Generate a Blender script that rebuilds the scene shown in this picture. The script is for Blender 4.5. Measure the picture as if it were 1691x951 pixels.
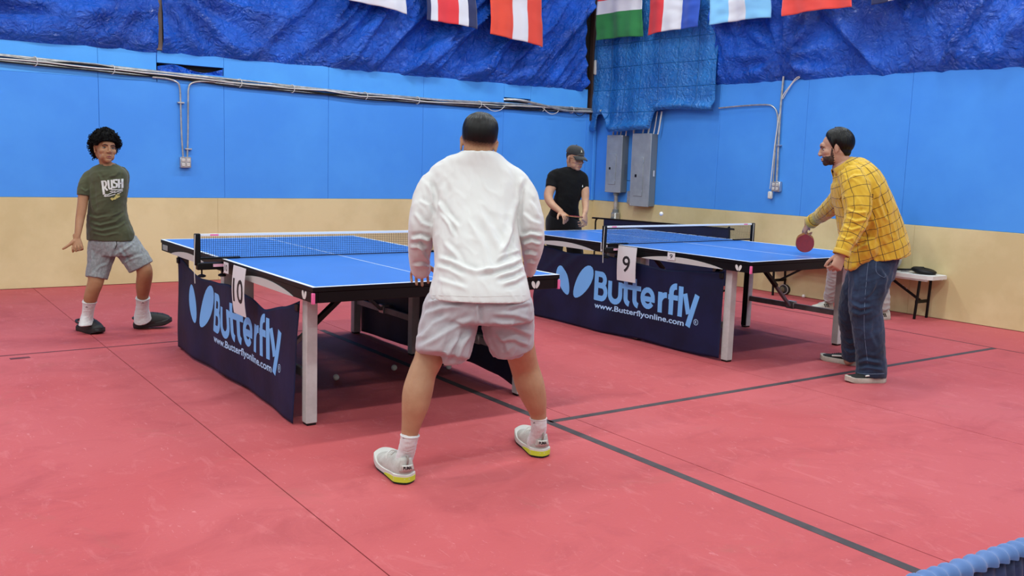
import bpy, bmesh, math, random
import numpy as np
from mathutils import Vector, Matrix, noise
from mathutils.bvhtree import BVHTree
random.seed(7); np.random.seed(7)
for o in list(bpy.data.objects): bpy.data.objects.remove(o)
SC = bpy.context.scene; COL = SC.collection
PI = math.pi

# ---------------------------------------------------------------- camera
FOC = 1552.7; PITCH = 0.133564; ROLL = 0.033054; CH = 1.40046
ROT = math.radians(35.1365)                      # world X runs along the far wall
def w2(x, y): return (x*math.cos(ROT)+y*math.sin(ROT), -x*math.sin(ROT)+y*math.cos(ROT))
def wv(v): a, b = w2(v[0], v[1]); return Vector((a, b, v[2]))
_fw = Vector((0, math.cos(PITCH), -math.sin(PITCH))); _up = Vector((0, math.sin(PITCH), math.cos(PITCH))); _r = Vector((1, 0, 0))
CR = wv(_r*math.cos(ROLL)+_up*math.sin(ROLL)); CU = wv(-_r*math.sin(ROLL)+_up*math.cos(ROLL)); CF = wv(_fw)
CP = Vector((0, 0, CH))
cam = bpy.data.cameras.new('camera'); camo = bpy.data.objects.new('camera', cam); COL.objects.link(camo)
cam.sensor_width = 36; cam.sensor_fit = 'HORIZONTAL'; cam.lens = 36*FOC/1691; cam.clip_start = .05; cam.clip_end = 100
mw = Matrix.Identity(4)
for i in range(3): mw[i][0], mw[i][1], mw[i][2] = CR[i], CU[i], -CF[i]
mw.translation = CP; camo.matrix_world = mw
SC.camera = camo

# ---------------------------------------------------------------- light
SC.view_settings.view_transform = 'Standard'; SC.view_settings.look = 'None'
SC.view_settings.gamma = 1; SC.view_settings.use_curve_mapping = False
SC.view_settings.exposure = EXPOSURE = 0.39
wd = bpy.data.worlds.new('world'); SC.world = wd; wd.use_nodes = True
wd.node_tree.nodes['Background'].inputs[0].default_value = (.90, .99, 1, 1)
wd.node_tree.nodes['Background'].inputs[1].default_value = .50
LAMP_W = 47

# ---------------------------------------------------------------- helpers
def ray(px, py): return CF*FOC + CR*(px-845.5) - CU*(py-475.5)
def P3(px, py, d): return CP + ray(px, py)*(d/FOC)        # d = distance along the view axis
def onz(px, py, z=0.):
    r = ray(px, py); return CP + r*((z-CH)/r.z)
WC = Vector((8.605, 10.297, 0)); RA = math.radians(-88.1807)
LDIR = Vector((1, 0, 0)); LN = Vector((0, -1, 0)); RDIR = Vector((math.cos(RA), math.sin(RA), 0)); RN = Vector((math.sin(RA), -math.cos(RA), 0))
def wall(side, s, z, off=0.):
    return (WC + (LDIR if side == 'L' else RDIR)*s + (LN if side == 'L' else RN)*off + Vector((0, 0, z)))
def onwall(side, px, py, off=0.):
    n = LN if side == 'L' else RN; d = LDIR if side == 'L' else RDIR
    r = ray(px, py); o = WC + n*off; t = (o-CP).dot(n)/r.dot(n); X = CP+r*t
    return (X-WC).dot(d), X.z

def lin(c):
    if isinstance(c, str):
        c = c.lstrip('#'); c = [int(c[i:i+2], 16)/255 for i in (0, 2, 4)]
    return tuple((x/12.92 if x <= .04045 else ((x+.055)/1.055)**2.4) for x in c[:3])+(1,)
def MAT(name, col, rough=.6, metal=0, spec=.5, noise_col=None, nscale=6, ndetail=4, bump=0, bscale=40, coat=0, sheen=0, trans=0, alpha=None, stretch=None, ramp=(.4, .62)):
    m = bpy.data.materials.new(name); m.use_nodes = True; nt = m.node_tree; b = nt.nodes['Principled BSDF']
    b.inputs['Base Color'].default_value = lin(col); b.inputs['Roughness'].default_value = rough
    b.inputs['Metallic'].default_value = metal; b.inputs['Specular IOR Level'].default_value = spec
    b.inputs['Coat Weight'].default_value = coat; b.inputs['Sheen Weight'].default_value = sheen
    b.inputs['Transmission Weight'].default_value = trans
    tc = nt.nodes.new('ShaderNodeTexCoord'); mp = nt.nodes.new('ShaderNodeMapping'); nt.links.new(tc.outputs['Object'], mp.inputs[0])
    if stretch: mp.inputs['Scale'].default_value = stretch
    if noise_col is not None:
        n = nt.nodes.new('ShaderNodeTexNoise'); n.inputs['Scale'].default_value = nscale; n.inputs['Detail'].default_value = ndetail
        n.inputs['Roughness'].default_value = .6
        nt.links.new(mp.outputs[0], n.inputs['Vector'])
        r = nt.nodes.new('ShaderNodeValToRGB'); r.color_ramp.elements[0].position, r.color_ramp.elements[1].position = ramp
        r.color_ramp.elements[0].color = lin(noise_col); r.color_ramp.elements[1].color = lin(col)
        nt.links.new(n.outputs['Fac'], r.inputs[0]); nt.links.new(r.outputs[0], b.inputs['Base Color'])
    if bump:
        n = nt.nodes.new('ShaderNodeTexNoise'); n.inputs['Scale'].default_value = bscale; n.inputs['Detail'].default_value = 3
        nt.links.new(mp.outputs[0], n.inputs['Vector'])
        bp = nt.nodes.new('ShaderNodeBump'); bp.inputs['Strength'].default_value = bump; bp.inputs['Distance'].default_value = .01
        nt.links.new(n.outputs['Fac'], bp.inputs['Height']); nt.links.new(bp.outputs[0], b.inputs['Normal'])
    return m

class MB:
    def __init__(s): s.v = []; s.f = []; s.m = []
    def add(s, vs, fs, mi=0):
        o = len(s.v); s.v += [tuple(v) for v in vs]; s.f += [tuple(i+o for i in f) for f in fs]; s.m += [mi]*len(fs); return s
    def box(s, lo, hi, mi=0, b=0, X=None):
        lo = Vector(lo); hi = Vector(hi)
        bm = bmesh.new(); bmesh.ops.create_cube(bm, size=1)
        for v in bm.verts: v.co = Vector([lo[i]+(v.co[i]+.5)*(hi[i]-lo[i]) for i in range(3)])
        if b: bmesh.ops.bevel(bm, geom=bm.edges[:], offset=b, segments=1, affect='EDGES')
        bm.verts.index_update()
        vs = [(X @ v.co if X else v.co.copy()) for v in bm.verts]; fs = [[v.index for v in f.verts] for f in bm.faces]; bm.free()
        return s.add(vs, fs, mi)
    def bar(s, a, b, w, h, up=(0, 0, 1), mi=0, bev=0):           # box beam between two points
        a = Vector(a); b = Vector(b); d = (b-a); L = d.length; d.normalize(); up = Vector(up)
        x = d.cross(up)
        if x.length < 1e-4: x = d.cross(Vector((1, 0, 0)))
        x.normalize(); u = x.cross(d)
        M = Matrix((x, d, u)).transposed().to_4x4(); M.translation = a
        return s.box((-w/2, 0, -h/2), (w/2, L, h/2), mi, bev, M)
    def tube(s, pts, r, n=8, mi=0, cap=True, closed=False):
        pts = [Vector(p) for p in pts]; N = len(pts); rs = r if hasattr(r, '__len__') else [r]*N
        rings = []; ref = None
        for i, p in enumerate(pts):
            a = pts[(i-1) % N] if (i or closed) else p; b = pts[(i+1) % N] if (i < N-1 or closed) else p
            t = (b-a).normalized()
            if ref is None:
                ref = t.orthogonal().normalized()
            ref = (ref - t*ref.dot(t)).normalized(); q = t.cross(ref)
            rings.append([p + (ref*math.cos(2*PI*k/n)+q*math.sin(2*PI*k/n))*rs[i] for k in range(n)])
        return s.rings(rings, mi, cap, closed)
    def rings(s, rings, mi=0, cap=True, closed=False):
        n = len(rings[0]); vs = [v for r in rings for v in r]; fs = []
        R = len(rings)
        for i in range(R if closed else R-1):
            j = (i+1) % R
            for k in range(n):
                fs.append((i*n+k, i*n+(k+1) % n, j*n+(k+1) % n, j*n+k))
        if cap and not closed: fs.append(tuple(range(n))[::-1]); fs.append(tuple((R-1)*n+k for k in range(n)))
        return s.add(vs, fs, mi)
    def ell(s, c, r, M=None, seg=16, ring=10, mi=0):
        rs = []
        c = Vector(c)
        for i in range(ring+1):
            a = PI*i/ring; rs.append([Vector((r[0]*math.sin(a)*math.cos(2*PI*k/seg), r[1]*math.sin(a)*math.sin(2*PI*k/seg), -r[2]*math.cos(a))) for k in range(seg)])
        rs[0] = [v*1+Vector((1e-5*math.cos(k), 1e-5*math.sin(k), 0)) for k, v in enumerate(rs[0])]
        out = [[(M @ v if M else v)+c for v in q] for q in rs]
        return s.rings(out, mi)
    def prism(s, poly, z0, z1, fn, mi=0):                          # 2d polygon extruded; fn maps (x, y, h) to 3d
        n = len(poly); vs = [fn(x, y, z0) for x, y in poly]+[fn(x, y, z1) for x, y in poly]
        fs = [tuple(range(n))[::-1], tuple(range(n, 2*n))]+[(k, (k+1) % n, n+(k+1) % n, n+k) for k in range(n)]
        return s.add(vs, fs, mi)
    def grid(s, fn, nu, nv, mi=0, thick=None, closed_u=False):
        vs = [fn(i/nu, j/nv) for j in range(nv+1) for i in range(nu+1)]; W = nu+1
        fs = [(j*W+i, j*W+i+1, (j+1)*W+i+1, (j+1)*W+i) for j in range(nv) for i in range(nu)]
        return s.add(vs, fs, mi)
    def build(s, name, mats, parent=None, smooth=True, angle=40, kind=None, solid=0):
        me = bpy.data.meshes.new(name); me.from_pydata([tuple(v) for v in s.v], [], s.f)
        if not isinstance(mats, (list, tuple)): mats = [mats]
        for m in mats: me.materials.append(m)
        me.polygons.foreach_set('material_index', s.m)
        bm = bmesh.new(); bm.from_mesh(me); bmesh.ops.recalc_face_normals(bm, faces=bm.faces[:]); bm.to_mesh(me); bm.free()
        me.update(); me.polygons.foreach_set('use_smooth', [smooth]*len(me.polygons))
        if smooth and angle: me.set_sharp_from_angle(angle=math.radians(angle))
        o = bpy.data.objects.new(name, me); COL.objects.link(o)
        if parent: o.parent = parent
        if kind: o['kind'] = kind
        if solid:
            md = o.modifiers.new('solid', 'SOLIDIFY'); md.thickness = solid; md.offset = 0
        return o

def tag(o, label=None, cat=None, group=None, kind=None):
    if label: o['label'] = label
    if cat: o['category'] = cat
    if group: o['group'] = group
    if kind: o['kind'] = kind
    return o
def thing(name, label, cat, loc=(0, 0, 0), rz=0, group=None, kind=None):
    o = bpy.data.objects.new(name, None); o.empty_display_size = .1; COL.objects.link(o); o.location = loc; o.rotation_euler = (0, 0, rz)
    return tag(o, label, cat, group, kind)
def copy_tree(o, parent=None):
    c = o.copy(); COL.objects.link(c)
    if parent: c.parent = parent
    for ch in list(o.children): copy_tree(ch, c)
    return c
def fbm(x, y, z=0., o=3): return noise.fractal(Vector((x, y, z)), 1., 2., o)
def sstep(a, b, x): t = min(1, max(0, (x-a)/(b-a))); return t*t*(3-2*t)

def text2d(body, bold=0., size=1., font=None):
    """filled text as (verts2d, faces), scaled later by the caller"""
    cu = bpy.data.curves.new('t', 'FONT'); cu.body = body; cu.size = size; cu.offset = bold; cu.resolution_u = 3
    o = bpy.data.objects.new('t', cu); COL.objects.link(o)
    me = bpy.data.meshes.new_from_object(o.evaluated_get(bpy.context.evaluated_depsgraph_get()))
    bm = bmesh.new(); bm.from_mesh(me); bmesh.ops.triangulate(bm, faces=bm.faces[:])
    for it in range(1): pass
    v = [(q.co.x, q.co.y) for q in bm.verts]; bm.verts.index_update(); f = [tuple(x.index for x in q.verts) for q in bm.faces]
    bm.free(); bpy.data.objects.remove(o); bpy.data.meshes.remove(me); bpy.data.curves.remove(cu)
    return v, f
def fit2d(v, f, x0, x1, y0, y1, cut=None):
    a = min(p[0] for p in v); b = max(p[0] for p in v); c = min(p[1] for p in v); d = max(p[1] for p in v)
    v = [(x0+(p[0]-a)/(b-a)*(x1-x0), y0+(p[1]-c)/(d-c)*(y1-y0)) for p in v]
    if cut:
        bm = bmesh.new(); vs = [bm.verts.new((p[0], p[1], 0)) for p in v]
        for q in f:
            try: bm.faces.new([vs[i] for i in q])
            except ValueError: pass
        lo = min(x0, x1); hi = max(x0, x1)
        k = lo+cut
        while k < hi:
            bmesh.ops.bisect_plane(bm, geom=bm.verts[:]+bm.edges[:]+bm.faces[:], plane_co=(k, 0, 0), plane_no=(1, 0, 0)); k += cut
        k = min(y0, y1)+cut
        while k < max(y0, y1):
            bmesh.ops.bisect_plane(bm, geom=bm.verts[:]+bm.edges[:]+bm.faces[:], plane_co=(0, k, 0), plane_no=(0, 1, 0)); k += cut
        bm.verts.index_update(); v = [(q.co.x, q.co.y) for q in bm.verts]; f = [tuple(q.index for q in r.verts) for r in bm.faces]; bm.free()
    return v, f
def stroke2d(lines, w):
    """list of polylines -> flat strips of width w"""
    V = []; F = []
    for L in lines:
        ww = w
        if isinstance(L, tuple): L, ww = L
        n = len(L); o = len(V)
        for i, p in enumerate(L):
            a = Vector(L[i-1]) if i else None; b = Vector(L[i+1]) if i < n-1 else None; p = Vector(p)
            d1 = (p-a).normalized() if a else (b-p).normalized(); d2 = (b-p).normalized() if b else d1
            t = (d1+d2).normalized(); nn = Vector((-t.y, t.x)); k = 1/max(.5, nn.dot(Vector((-d1.y, d1.x))))
            V += [tuple(p+nn*ww/2*k), tuple(p-nn*ww/2*k)]
        F += [(o+2*i, o+2*i+1, o+2*i+3, o+2*i+2) for i in range(n-1)]
    return V, F
def arc(cx, cy, rx, ry, a0, a1, n=10):
    return [(cx+rx*math.cos(math.radians(a0+(a1-a0)*i/n)), cy+ry*math.sin(math.radians(a0+(a1-a0)*i/n))) for i in range(n+1)]

# ---------------------------------------------------------------- materials
m_floor = MAT('floor_mat', '#C05A5D', .66, spec=.25, noise_col='#A4474B', nscale=3.2, ndetail=12, bump=.12, bscale=55, ramp=(.3, .66))
def floor_tex(m):
    nt = m.node_tree; N = nt.nodes.new; Lk = nt.links.new; b = nt.nodes['Principled BSDF']
    tc = N('ShaderNodeTexCoord'); acc = None
    base = N('ShaderNodeRGB'); base.outputs[0].default_value = lin('#B14E51')
    for sc, det, ro, col, lo, hi, dist, st in ((.55, 3, .5, '#B95D61', .42, .72, .6, (1, 1, 1)), (1.7, 8, .7, '#9D4146', .5, .74, .9, (1, 1.6, 1)), (7, 6, .75, '#C26B6E', .55, .75, 1.6, (1, .5, 1)), (1.1, 10, .72, '#9E5852', .58, .78, 2.2, (1, 1, 1)), (26, 3, .6, '#C87C7F', .66, .74, 2.5, (1, .35, 1))):
        mp = N('ShaderNodeMapping'); mp.inputs['Scale'].default_value = st; mp.inputs['Rotation'].default_value = (0, 0, sc); Lk(tc.outputs['Object'], mp.inputs[0])
        n = N('ShaderNodeTexNoise'); n.inputs['Scale'].default_value = sc; n.inputs['Detail'].default_value = det; n.inputs['Roughness'].default_value = ro; n.inputs['Distortion'].default_value = dist; Lk(mp.outputs[0], n.inputs['Vector'])
        r = N('ShaderNodeMapRange'); r.inputs[1].default_value = lo; r.inputs[2].default_value = hi; r.inputs[4].default_value = .75; Lk(n.outputs['Fac'], r.inputs[0])
        mx = N('ShaderNodeMixRGB'); Lk(r.outputs[0], mx.inputs[0]); Lk(acc.outputs[0] if acc else base.outputs[0], mx.inputs[1]); mx.inputs[2].default_value = lin(col); acc = mx
    Lk(acc.outputs[0], b.inputs['Base Color'])
floor_tex(m_floor)
m_floor2 = MAT('floor_base', '#4a1418', .9)
m_tape = MAT('black_tape', '#453a3e', .7, noise_col='#382e32', nscale=9)
m_tape2 = MAT('faded_tape', '#6e2b33', .7, noise_col='#4a2128', nscale=5)
m_blue = MAT('blue_paint', '#4B97ED', .55, spec=.3, noise_col='#458FE8', nscale=1.1, ndetail=6, bump=.05, bscale=18)
m_blue2 = MAT('blue_paint_band', '#54A8F4', .55, spec=.3, noise_col='#4E9EF0', nscale=1.5, ndetail=6, bump=.05, bscale=18)
m_beige = MAT('beige_board', '#D8C79A', .75, spec=.25, noise_col='#C9B789', nscale=1.3, ndetail=7, bump=.1, bscale=8)
m_dark = MAT('dark_backing', '#14100e', .9)
m_brown = MAT('brown_post', '#3a2620', .8)
m_white = MAT('white_paint', '#D2D1CD', .5)
m_black = MAT('black_metal', '#050506', .45, spec=.25)
m_blackp = MAT('black_plastic', '#09090b', .5, spec=.3)
m_grey = MAT('leg_metal', '#BDBBB9', .45, noise_col='#B2B0AE', nscale=12)
m_greyd = MAT('crossbar_metal', '#8A8586', .5, noise_col='#777273', nscale=8)
m_tblue = MAT('table_blue', '#4179CC', .3, spec=.5, noise_col='#3D74C6', nscale=3)
m_line = MAT('table_line', '#DDE4EA', .4)
m_pink = MAT('pink_pad', '#E86AA0', .5)
m_arc = MAT('light_panel', '#BDBBB8', .45)
m_navy = MAT('navy_cloth', '#131B3E', .6, spec=.25, bump=.25, bscale=9, noise_col='#0F1530', nscale=3)
m_lblue = MAT('print_light_blue', '#6FB0EE', .6)
m_lblue2 = MAT('print_pale_blue', '#A9CFF4', .6)
m_net = MAT('net_cord', '#0e1226', .7)
m_paper = MAT('white_paper', '#D2D0D2', .6)
m_ink = MAT('black_ink', '#131315', .6)
m_ball = MAT('ball_white', '#DCD9D2', .45)
m_cond = MAT('steel_conduit', '#BEBDBB', .35, metal=.55, noise_col='#9d9c9a', nscale=14)
m_pbox = MAT('grey_panel', '#969DA4', .5, noise_col='#8a9198', nscale=5)
m_pboxd = MAT('grey_panel_edge', '#6c757b', .5)
m_metal = MAT('bright_metal', '#C9C9C9', .3, metal=.8)

def tarp_mat(name, c1, c2, sc, rough=.24):
    m = bpy.data.materials.new(name); m.use_nodes = True; nt = m.node_tree; b = nt.nodes['Principled BSDF']
    N = nt.nodes.new; Lk = nt.links.new
    tc = N('ShaderNodeTexCoord')
    n = N('ShaderNodeTexNoise'); n.inputs['Scale'].default_value = 2.2; n.inputs['Detail'].default_value = 6; Lk(tc.outputs['Object'], n.inputs['Vector'])
    r = N('ShaderNodeValToRGB'); r.color_ramp.elements[0].position = .35; r.color_ramp.elements[1].position = .68
    r.color_ramp.elements[0].color = lin(c1); r.color_ramp.elements[1].color = lin(c2); Lk(n.outputs['Fac'], r.inputs[0]); Lk(r.outputs[0], b.inputs['Base Color'])
    b.inputs['Roughness'].default_value = rough; b.inputs['Specular IOR Level'].default_value = .6
    # crinkles: sharp little creases at two scales over a woven sheet
    d = N('ShaderNodeTexNoise'); d.inputs['Scale'].default_value = 5; d.inputs['Detail'].default_value = 3; Lk(tc.outputs['Object'], d.inputs['Vector'])
    mx = N('ShaderNodeMixRGB'); mx.blend_type = 'ADD'; mx.inputs[0].default_value = .22; Lk(tc.outputs['Object'], mx.inputs[1]); Lk(d.outputs['Color'], mx.inputs[2])
    v = N('ShaderNodeTexVoronoi'); v.feature = 'DISTANCE_TO_EDGE'; v.inputs['Scale'].default_value = sc*1.3; Lk(mx.outputs[0], v.inputs['Vector'])
    v3 = N('ShaderNodeTexVoronoi'); v3.feature = 'F1'; v3.inputs['Scale'].default_value = sc*3.6; Lk(mx.outputs[0], v3.inputs['Vector'])
    v2 = N('ShaderNodeTexNoise'); v2.inputs['Scale'].default_value = sc*6; v2.inputs['Detail'].default_value = 5; v2.inputs['Roughness'].default_value = .6; Lk(mx.outputs[0], v2.inputs['Vector'])
    m3 = N('ShaderNodeMath'); m3.operation = 'MULTIPLY_ADD'; m3.inputs[1].default_value = .55; Lk(v3.outputs['Distance'], m3.inputs[0]); Lk(v2.outputs['Fac'], m3.inputs[2])
    ma = N('ShaderNodeMath'); ma.name = 'height'; ma.operation = 'MULTIPLY_ADD'; ma.inputs[1].default_value = 1.3; Lk(v.outputs['Distance'], ma.inputs[0]); Lk(m3.outputs[0], ma.inputs[2])
    bp = N('ShaderNodeBump'); bp.inputs['Strength'].default_value = 1.0; bp.inputs['Distance'].default_value = .03
    Lk(ma.outputs[0], bp.inputs['Height']); Lk(bp.outputs[0], b.inputs['Normal'])
    return m
m_tarp = tarp_mat('blue_tarp', '#0846AE', '#1462DC', 6)
m_tarp2 = tarp_mat('faded_blue_tarp', '#1E66B4', '#3080CC', 7, .3)

# ================================================================ SETTING
# floor: red rubber rolls, each roll a piece with a thin recessed seam
floor = tag(MB().box((-6, -4, -.06), (9.2, 10.4, -.02)).build('floor', m_floor2, smooth=False), kind='structure')
sx = [-6, -4.02, -2.2, -.4, 1.425, 3.225, 5.03, 6.85, 9.2]
for a, b in zip(sx[:-1], sx[1:]):
    g = .0025
    o = MB().box((a+g, -4, -.03), (b-g, 10.4, 0)).build('floor_mat', m_floor, floor, smooth=False)
def strip(name, x0, y0, x1, y1, w, m, z=.0):
    d = Vector((x1-x0, y1-y0, 0)).normalized(); n = Vector((-d.y, d.x, 0))*w/2
    a = Vector((x0, y0, z)); b = Vector((x1, y1, z)); h = Vector((0, 0, .0012))
    vs = [a-n, b-n, b+n, a+n]; return MB().add([v for v in vs]+[v+h for v in vs], [(3, 2, 1, 0), (4, 5, 6, 7), (0, 1, 5, 4), (1, 2, 6, 5), (2, 3, 7, 6), (3, 0, 4, 7)]).build(name, m, floor, smooth=False)
strip('tape_line', 3.035, -3.5, 3.06, 7.0, .05, m_tape)
strip('tape_line', 3.06, 3.95, 7.69, 3.965, .045, m_tape)
strip('tape_line', -3.5, 6.9, 3.05, 7.04, .022, m_tape2)
strip('tape_line', 7.70, -2, 7.705, 9.8, .018, m_tape2)
strip('tape_line', .80, 6.87, .92, 6.875, .05, m_tape2)

# far (left) wall: plywood panels, blue above 0.9 m, beige below
wl = thing('wall_left', None, None, (0, 0, 0), kind='structure')
MB().box((-6.5, 10.34, 0), (8.9, 10.45, 6.0)).build('backing', m_dark, wl, smooth=False)
seams = [-15.1, -13.9, -12.66, -11.43, -10.2, -8.98, -7.77, -6.527, -5.26, -4.047, -2.797, -1.6, -.2]
slots = {8: (2.222, 2.272), 11: None}
for i, (a, b) in enumerate(zip(seams[:-1], seams[1:])):
    top = [2.44, 2.43, 2.425, 2.44, 2.43, 2.425, 2.425, 2.43, 2.425, 2.405, 2.40, 2.42][i]
    off = .022+.0015*random.random(); g = .0012
    def blk(a, b, z0, z1, nm, m): MB().box(tuple(wall('L', a+g, z0, 0)-Vector((0, off, 0))), tuple(wall('L', b-g, z1, 0)+Vector((0, .04, 0))), b=.002).build(nm, m, wl, smooth=False)
    blk(a, b, .902, 2.0985, 'blue_panel', m_blue)
    if i == 7:                                      # upper board stops at the open slot
        blk(a, -5.96, 2.0995, top, 'blue_board', m_blue2); blk(-5.96+.005, b, 2.295, top, 'blue_board', m_blue2)
        blk(-5.96+.005, b, 2.0995, 2.21, 'blue_board', m_blue2)
    elif i == 10:
        blk(a, b, 2.0995, top, 'blue_board', m_blue2)
    elif i == 11:
        blk(a, -1.17, 2.225, top, 'blue_board', m_blue2); blk(-1.17, b, 2.0995, top, 'blue_board', m_blue2); blk(a, -1.17, 2.0995, 2.165, 'blue_board', m_blue2)
    else:
        blk(a, b, 2.0995, top, 'blue_board', m_blue2)
k = -15.1
while k < -.1:
    b2 = min(k+2.44, -.02)
    MB().box(tuple(wall('L', k+.0006, .004, 0)-Vector((0, .03, 0))), tuple(wall('L', b2-.0006, .9, 0)+Vector((0, .04, 0))), b=.002).build('beige_panel', m_beige, wl, smooth=False); k += 2.44
MB().box(tuple(wall('L', -.2, .902, .03)), tuple(wall('L', -.03, 2.09, -.03))).build('blue_panel', m_blue, wl, smooth=False)
MB().box(tuple(wall('L', -.16, 2.0, .05)), tuple(wall('L', -.04, 6, -.03)), b=.004).build('corner_post', m_brown, wl, smooth=False)
# strips that trim the inside corner
MB().box(tuple(wall('L', -.075, .9, .045)), tuple(wall('L', -.03, 1.86, .01)), b=.003).build('corner_trim', m_blue2, wl, smooth=False)
# rail of timber seen between the two tarps
MB().box(tuple(wall('L', -5.96, 2.42, .05)), tuple(wall('L', -5.90, 4.4, .01)), b=.003).build('wall_stud', MAT('raw_stud', '#7a6a62', .8), wl, smooth=False)

# right wall
wr = thing('wall_right', None, None, tuple(WC), RA, kind='structure')       # local x along the wall, local y away from the room
def rb(a, b, z0, z1, off, nm, m, back=.03): return MB().box((a, -off, z0), (b, back, z1), b=.002).build(nm, m, wr, smooth=False)
# local +y of the rotated empty points to +x world (outside), so the room side is -y
MB().box((-.2, .04, 0), (15, .12, 6.0)).build('backing', m_dark, wr, smooth=False)
rs = [.0, 1.03, 2.25, 3.494, 4.72, 5.97, 7.2, 8.42, 9.64, 10.86, 12.1, 13.3]
rt = [2.42, 2.42, 2.425, 2.425, 2.475, 2.475, 2.47, 2.475, 2.47, 2.47, 2.47]
rt = [2.42, 2.42, 2.42, 2.435, 2.475, 2.475, 2.47, 2.475, 2.47, 2.47, 2.47]
for i, (a, b) in enumerate(zip(rs[:-1], rs[1:])):
    rb(a+.0012, b-.0012, .902, rt[i], .02+.0015*random.random(), 'blue_panel', m_blue)
k = 0.0
while k < 13:
    rb(k+.0006, k+2.4394, .004, .9, .03, 'beige_panel', m_beige); k += 2.44
rb(.28, 1.2, 1.195, 1.2, .026, 'panel_joint', m_dark)

# rest of the hall: ceiling with lamps (above the frame)
ceil = tag(MB().box((-6.5, -4.5, 6.0), (9.3, 10.5, 6.1)).build('ceiling', MAT('ceiling_board', '#B9BCC0', .8), smooth=False), kind='structure')
m_lamp = bpy.data.materials.new('lamp_glow'); m_lamp.use_nodes = True
_b = m_lamp.node_tree.nodes['Principled BSDF']; _b.inputs['Emission Color'].default_value = (1, .98, .95, 1); _b.inputs['Emission Strength'].default_value = 4
lampmesh = None
LAMPS = [(x, y) for x in (-3.6, -.6, 2.4, 5.4, 8.0) for y in (-1.6, 1.6, 4.8, 8.0)]
for i, (x, y) in enumerate(LAMPS):
    t = thing('ceiling_light', 'long white strip light fixed overhead above the hall', 'light', (x, y, 5.2), 0, 'strip lights above the hall')
    MB().box((-.75, -.11, .02), (.75, .11, .08), b=.01).build('housing', m_white, t)
    MB().box((-.72, -.08, .0), (.72, .08, .019), b=.004).build('diffuser', m_lamp, t)
    for hx in (-.6, .6): MB().bar((hx, 0, .08), (hx, 0, .8), .01, .01).build('hanger', m_metal, t)
    L = bpy.data.lights.new('lamp', 'AREA'); L.shape = 'RECTANGLE'; L.size = 1.4; L.size_y = .2; L.energy = LAMP_W; L.color = (.90, 1, .985)
    lo = bpy.data.objects.new('lamp', L); COL.objects.link(lo); lo.parent = t; lo.location = (0, 0, -.02)

# ================================================================ TARPS
def tarp(name, side, s0, s1, zb, z1, m, label, foldf, off=.05, step=.03, lab_cat='tarp', group=None, bottom=None):
    nu = int((s1-s0)/step); nv = int((z1-zb)/step); mb = MB()
    def fn(u, v):
        s = s0+u*(s1-s0); b = bottom(s) if bottom else zb; z = b+v*(z1-b)
        h = foldf(s, z, v); e = 0
        return tuple(wall(side, s+e, z, off+h))
    mb.grid(fn, nu, nv)
    o = mb.build(name, m, solid=0, angle=None)
    return tag(o, label, lab_cat, group)
def ridge(t): return 1-abs(2*(t-math.floor(t))-1)          # triangle wave 0..1
def folds(s, z, ang, wl, seed, amp):
    a = math.radians(ang); q = s*math.sin(a)-z*math.cos(a); al = s*math.cos(a)+z*math.sin(a)
    q += .25*fbm(al*.5, q*.6, seed, 2)
    x = fbm(q/wl*1.0+seed*7, al*.28, seed, 3)
    return amp*(1-min(1, abs(x)*2.2))**1.6
def crump(s, z, seed, a=.012): return a*fbm(s*4.5, z*4.5, seed, 4)
gs, gz = -5.925, 3.02                                       # point where the two far-wall sheets are pinched together
def fanf(s, z, seed, k=5.5):
    dx = s-gs; dz = gz+.15-z; th = math.atan2(dz, abs(dx)+.02); r = math.hypot(dx, dz)
    return th, r
def foldA(s, z, v):
    th, r = fanf(s, z, 1); w = sstep(3.5, .3, r)
    h = .10*w*ridge(th*2.6+.35*fbm(r*.8, th*2, 3, 2))*min(1, r*1.5) + (1-w)*folds(s, z, 8, .5, 4.2, .14)
    h += folds(s, z, 14, .3, 8.1, .07)+crump(s, z, 2.2)
    return h*sstep(0, .05, v)*1.0 - .03*sstep(.03, 0, v)
def foldB(s, z, v):
    th, r = fanf(s, z, 1); w = sstep(2.6, .6, r)
    h = .12*w*ridge(th*2.2+.1+.3*fbm(r*.7, th*2, 9, 2))*min(1, r*1.6)
    h += (1-w)*(folds(s, z, 47+6*fbm(s*.4, 0, 1, 1), .42, 1.3, .20)+folds(s, z, 60, .2, 5.3, .05))
    h += crump(s, z, 6.2)
    return h*sstep(0, .06, v)*1.0 - .03*sstep(.03, 0, v)
def foldC(s, z, v):
    gx = 3.12; dx = s-gx; dz = z-2.66; r = math.hypot(dx, dz); th = math.atan2(abs(dx), dz+.0001)
    w = sstep(1.1, .15, r)
    h = .12*w*ridge(th*1.7)*min(1, r*3)+(1-.7*w)*(folds(s, z, 128 if s < 4.6 else 60, .4, 3.7, .13)+folds(s, z, 118, .22, 2.7, .035))
    if s < gx: h += .10*(1-w)*ridge((s-2.2)*1.9+.6*(z-2.4))
    h += crump(s, z, 9.2, .016)
    return h*sstep(0, .06, v) - .03*sstep(.03, 0, v)
tarp('tarp', 'L', -15, -5.95, 2.37, 5.4, m_tarp, 'crinkled blue tarp on the far wall left of the pinched timber strip', foldA, off=.04, step=.04)
tarp('tarp', 'L', -5.91, -.30, 2.37, 5.4, m_tarp, 'long crinkled blue tarp on the far wall right of the pinched timber strip', foldB, off=.04, step=.03, )
tarp('tarp', 'R', 2.18, 13, 2.37, 5.4, m_tarp, 'long crinkled blue tarp on the right wall above the painted boards', foldC, off=.035, step=.035)
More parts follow.
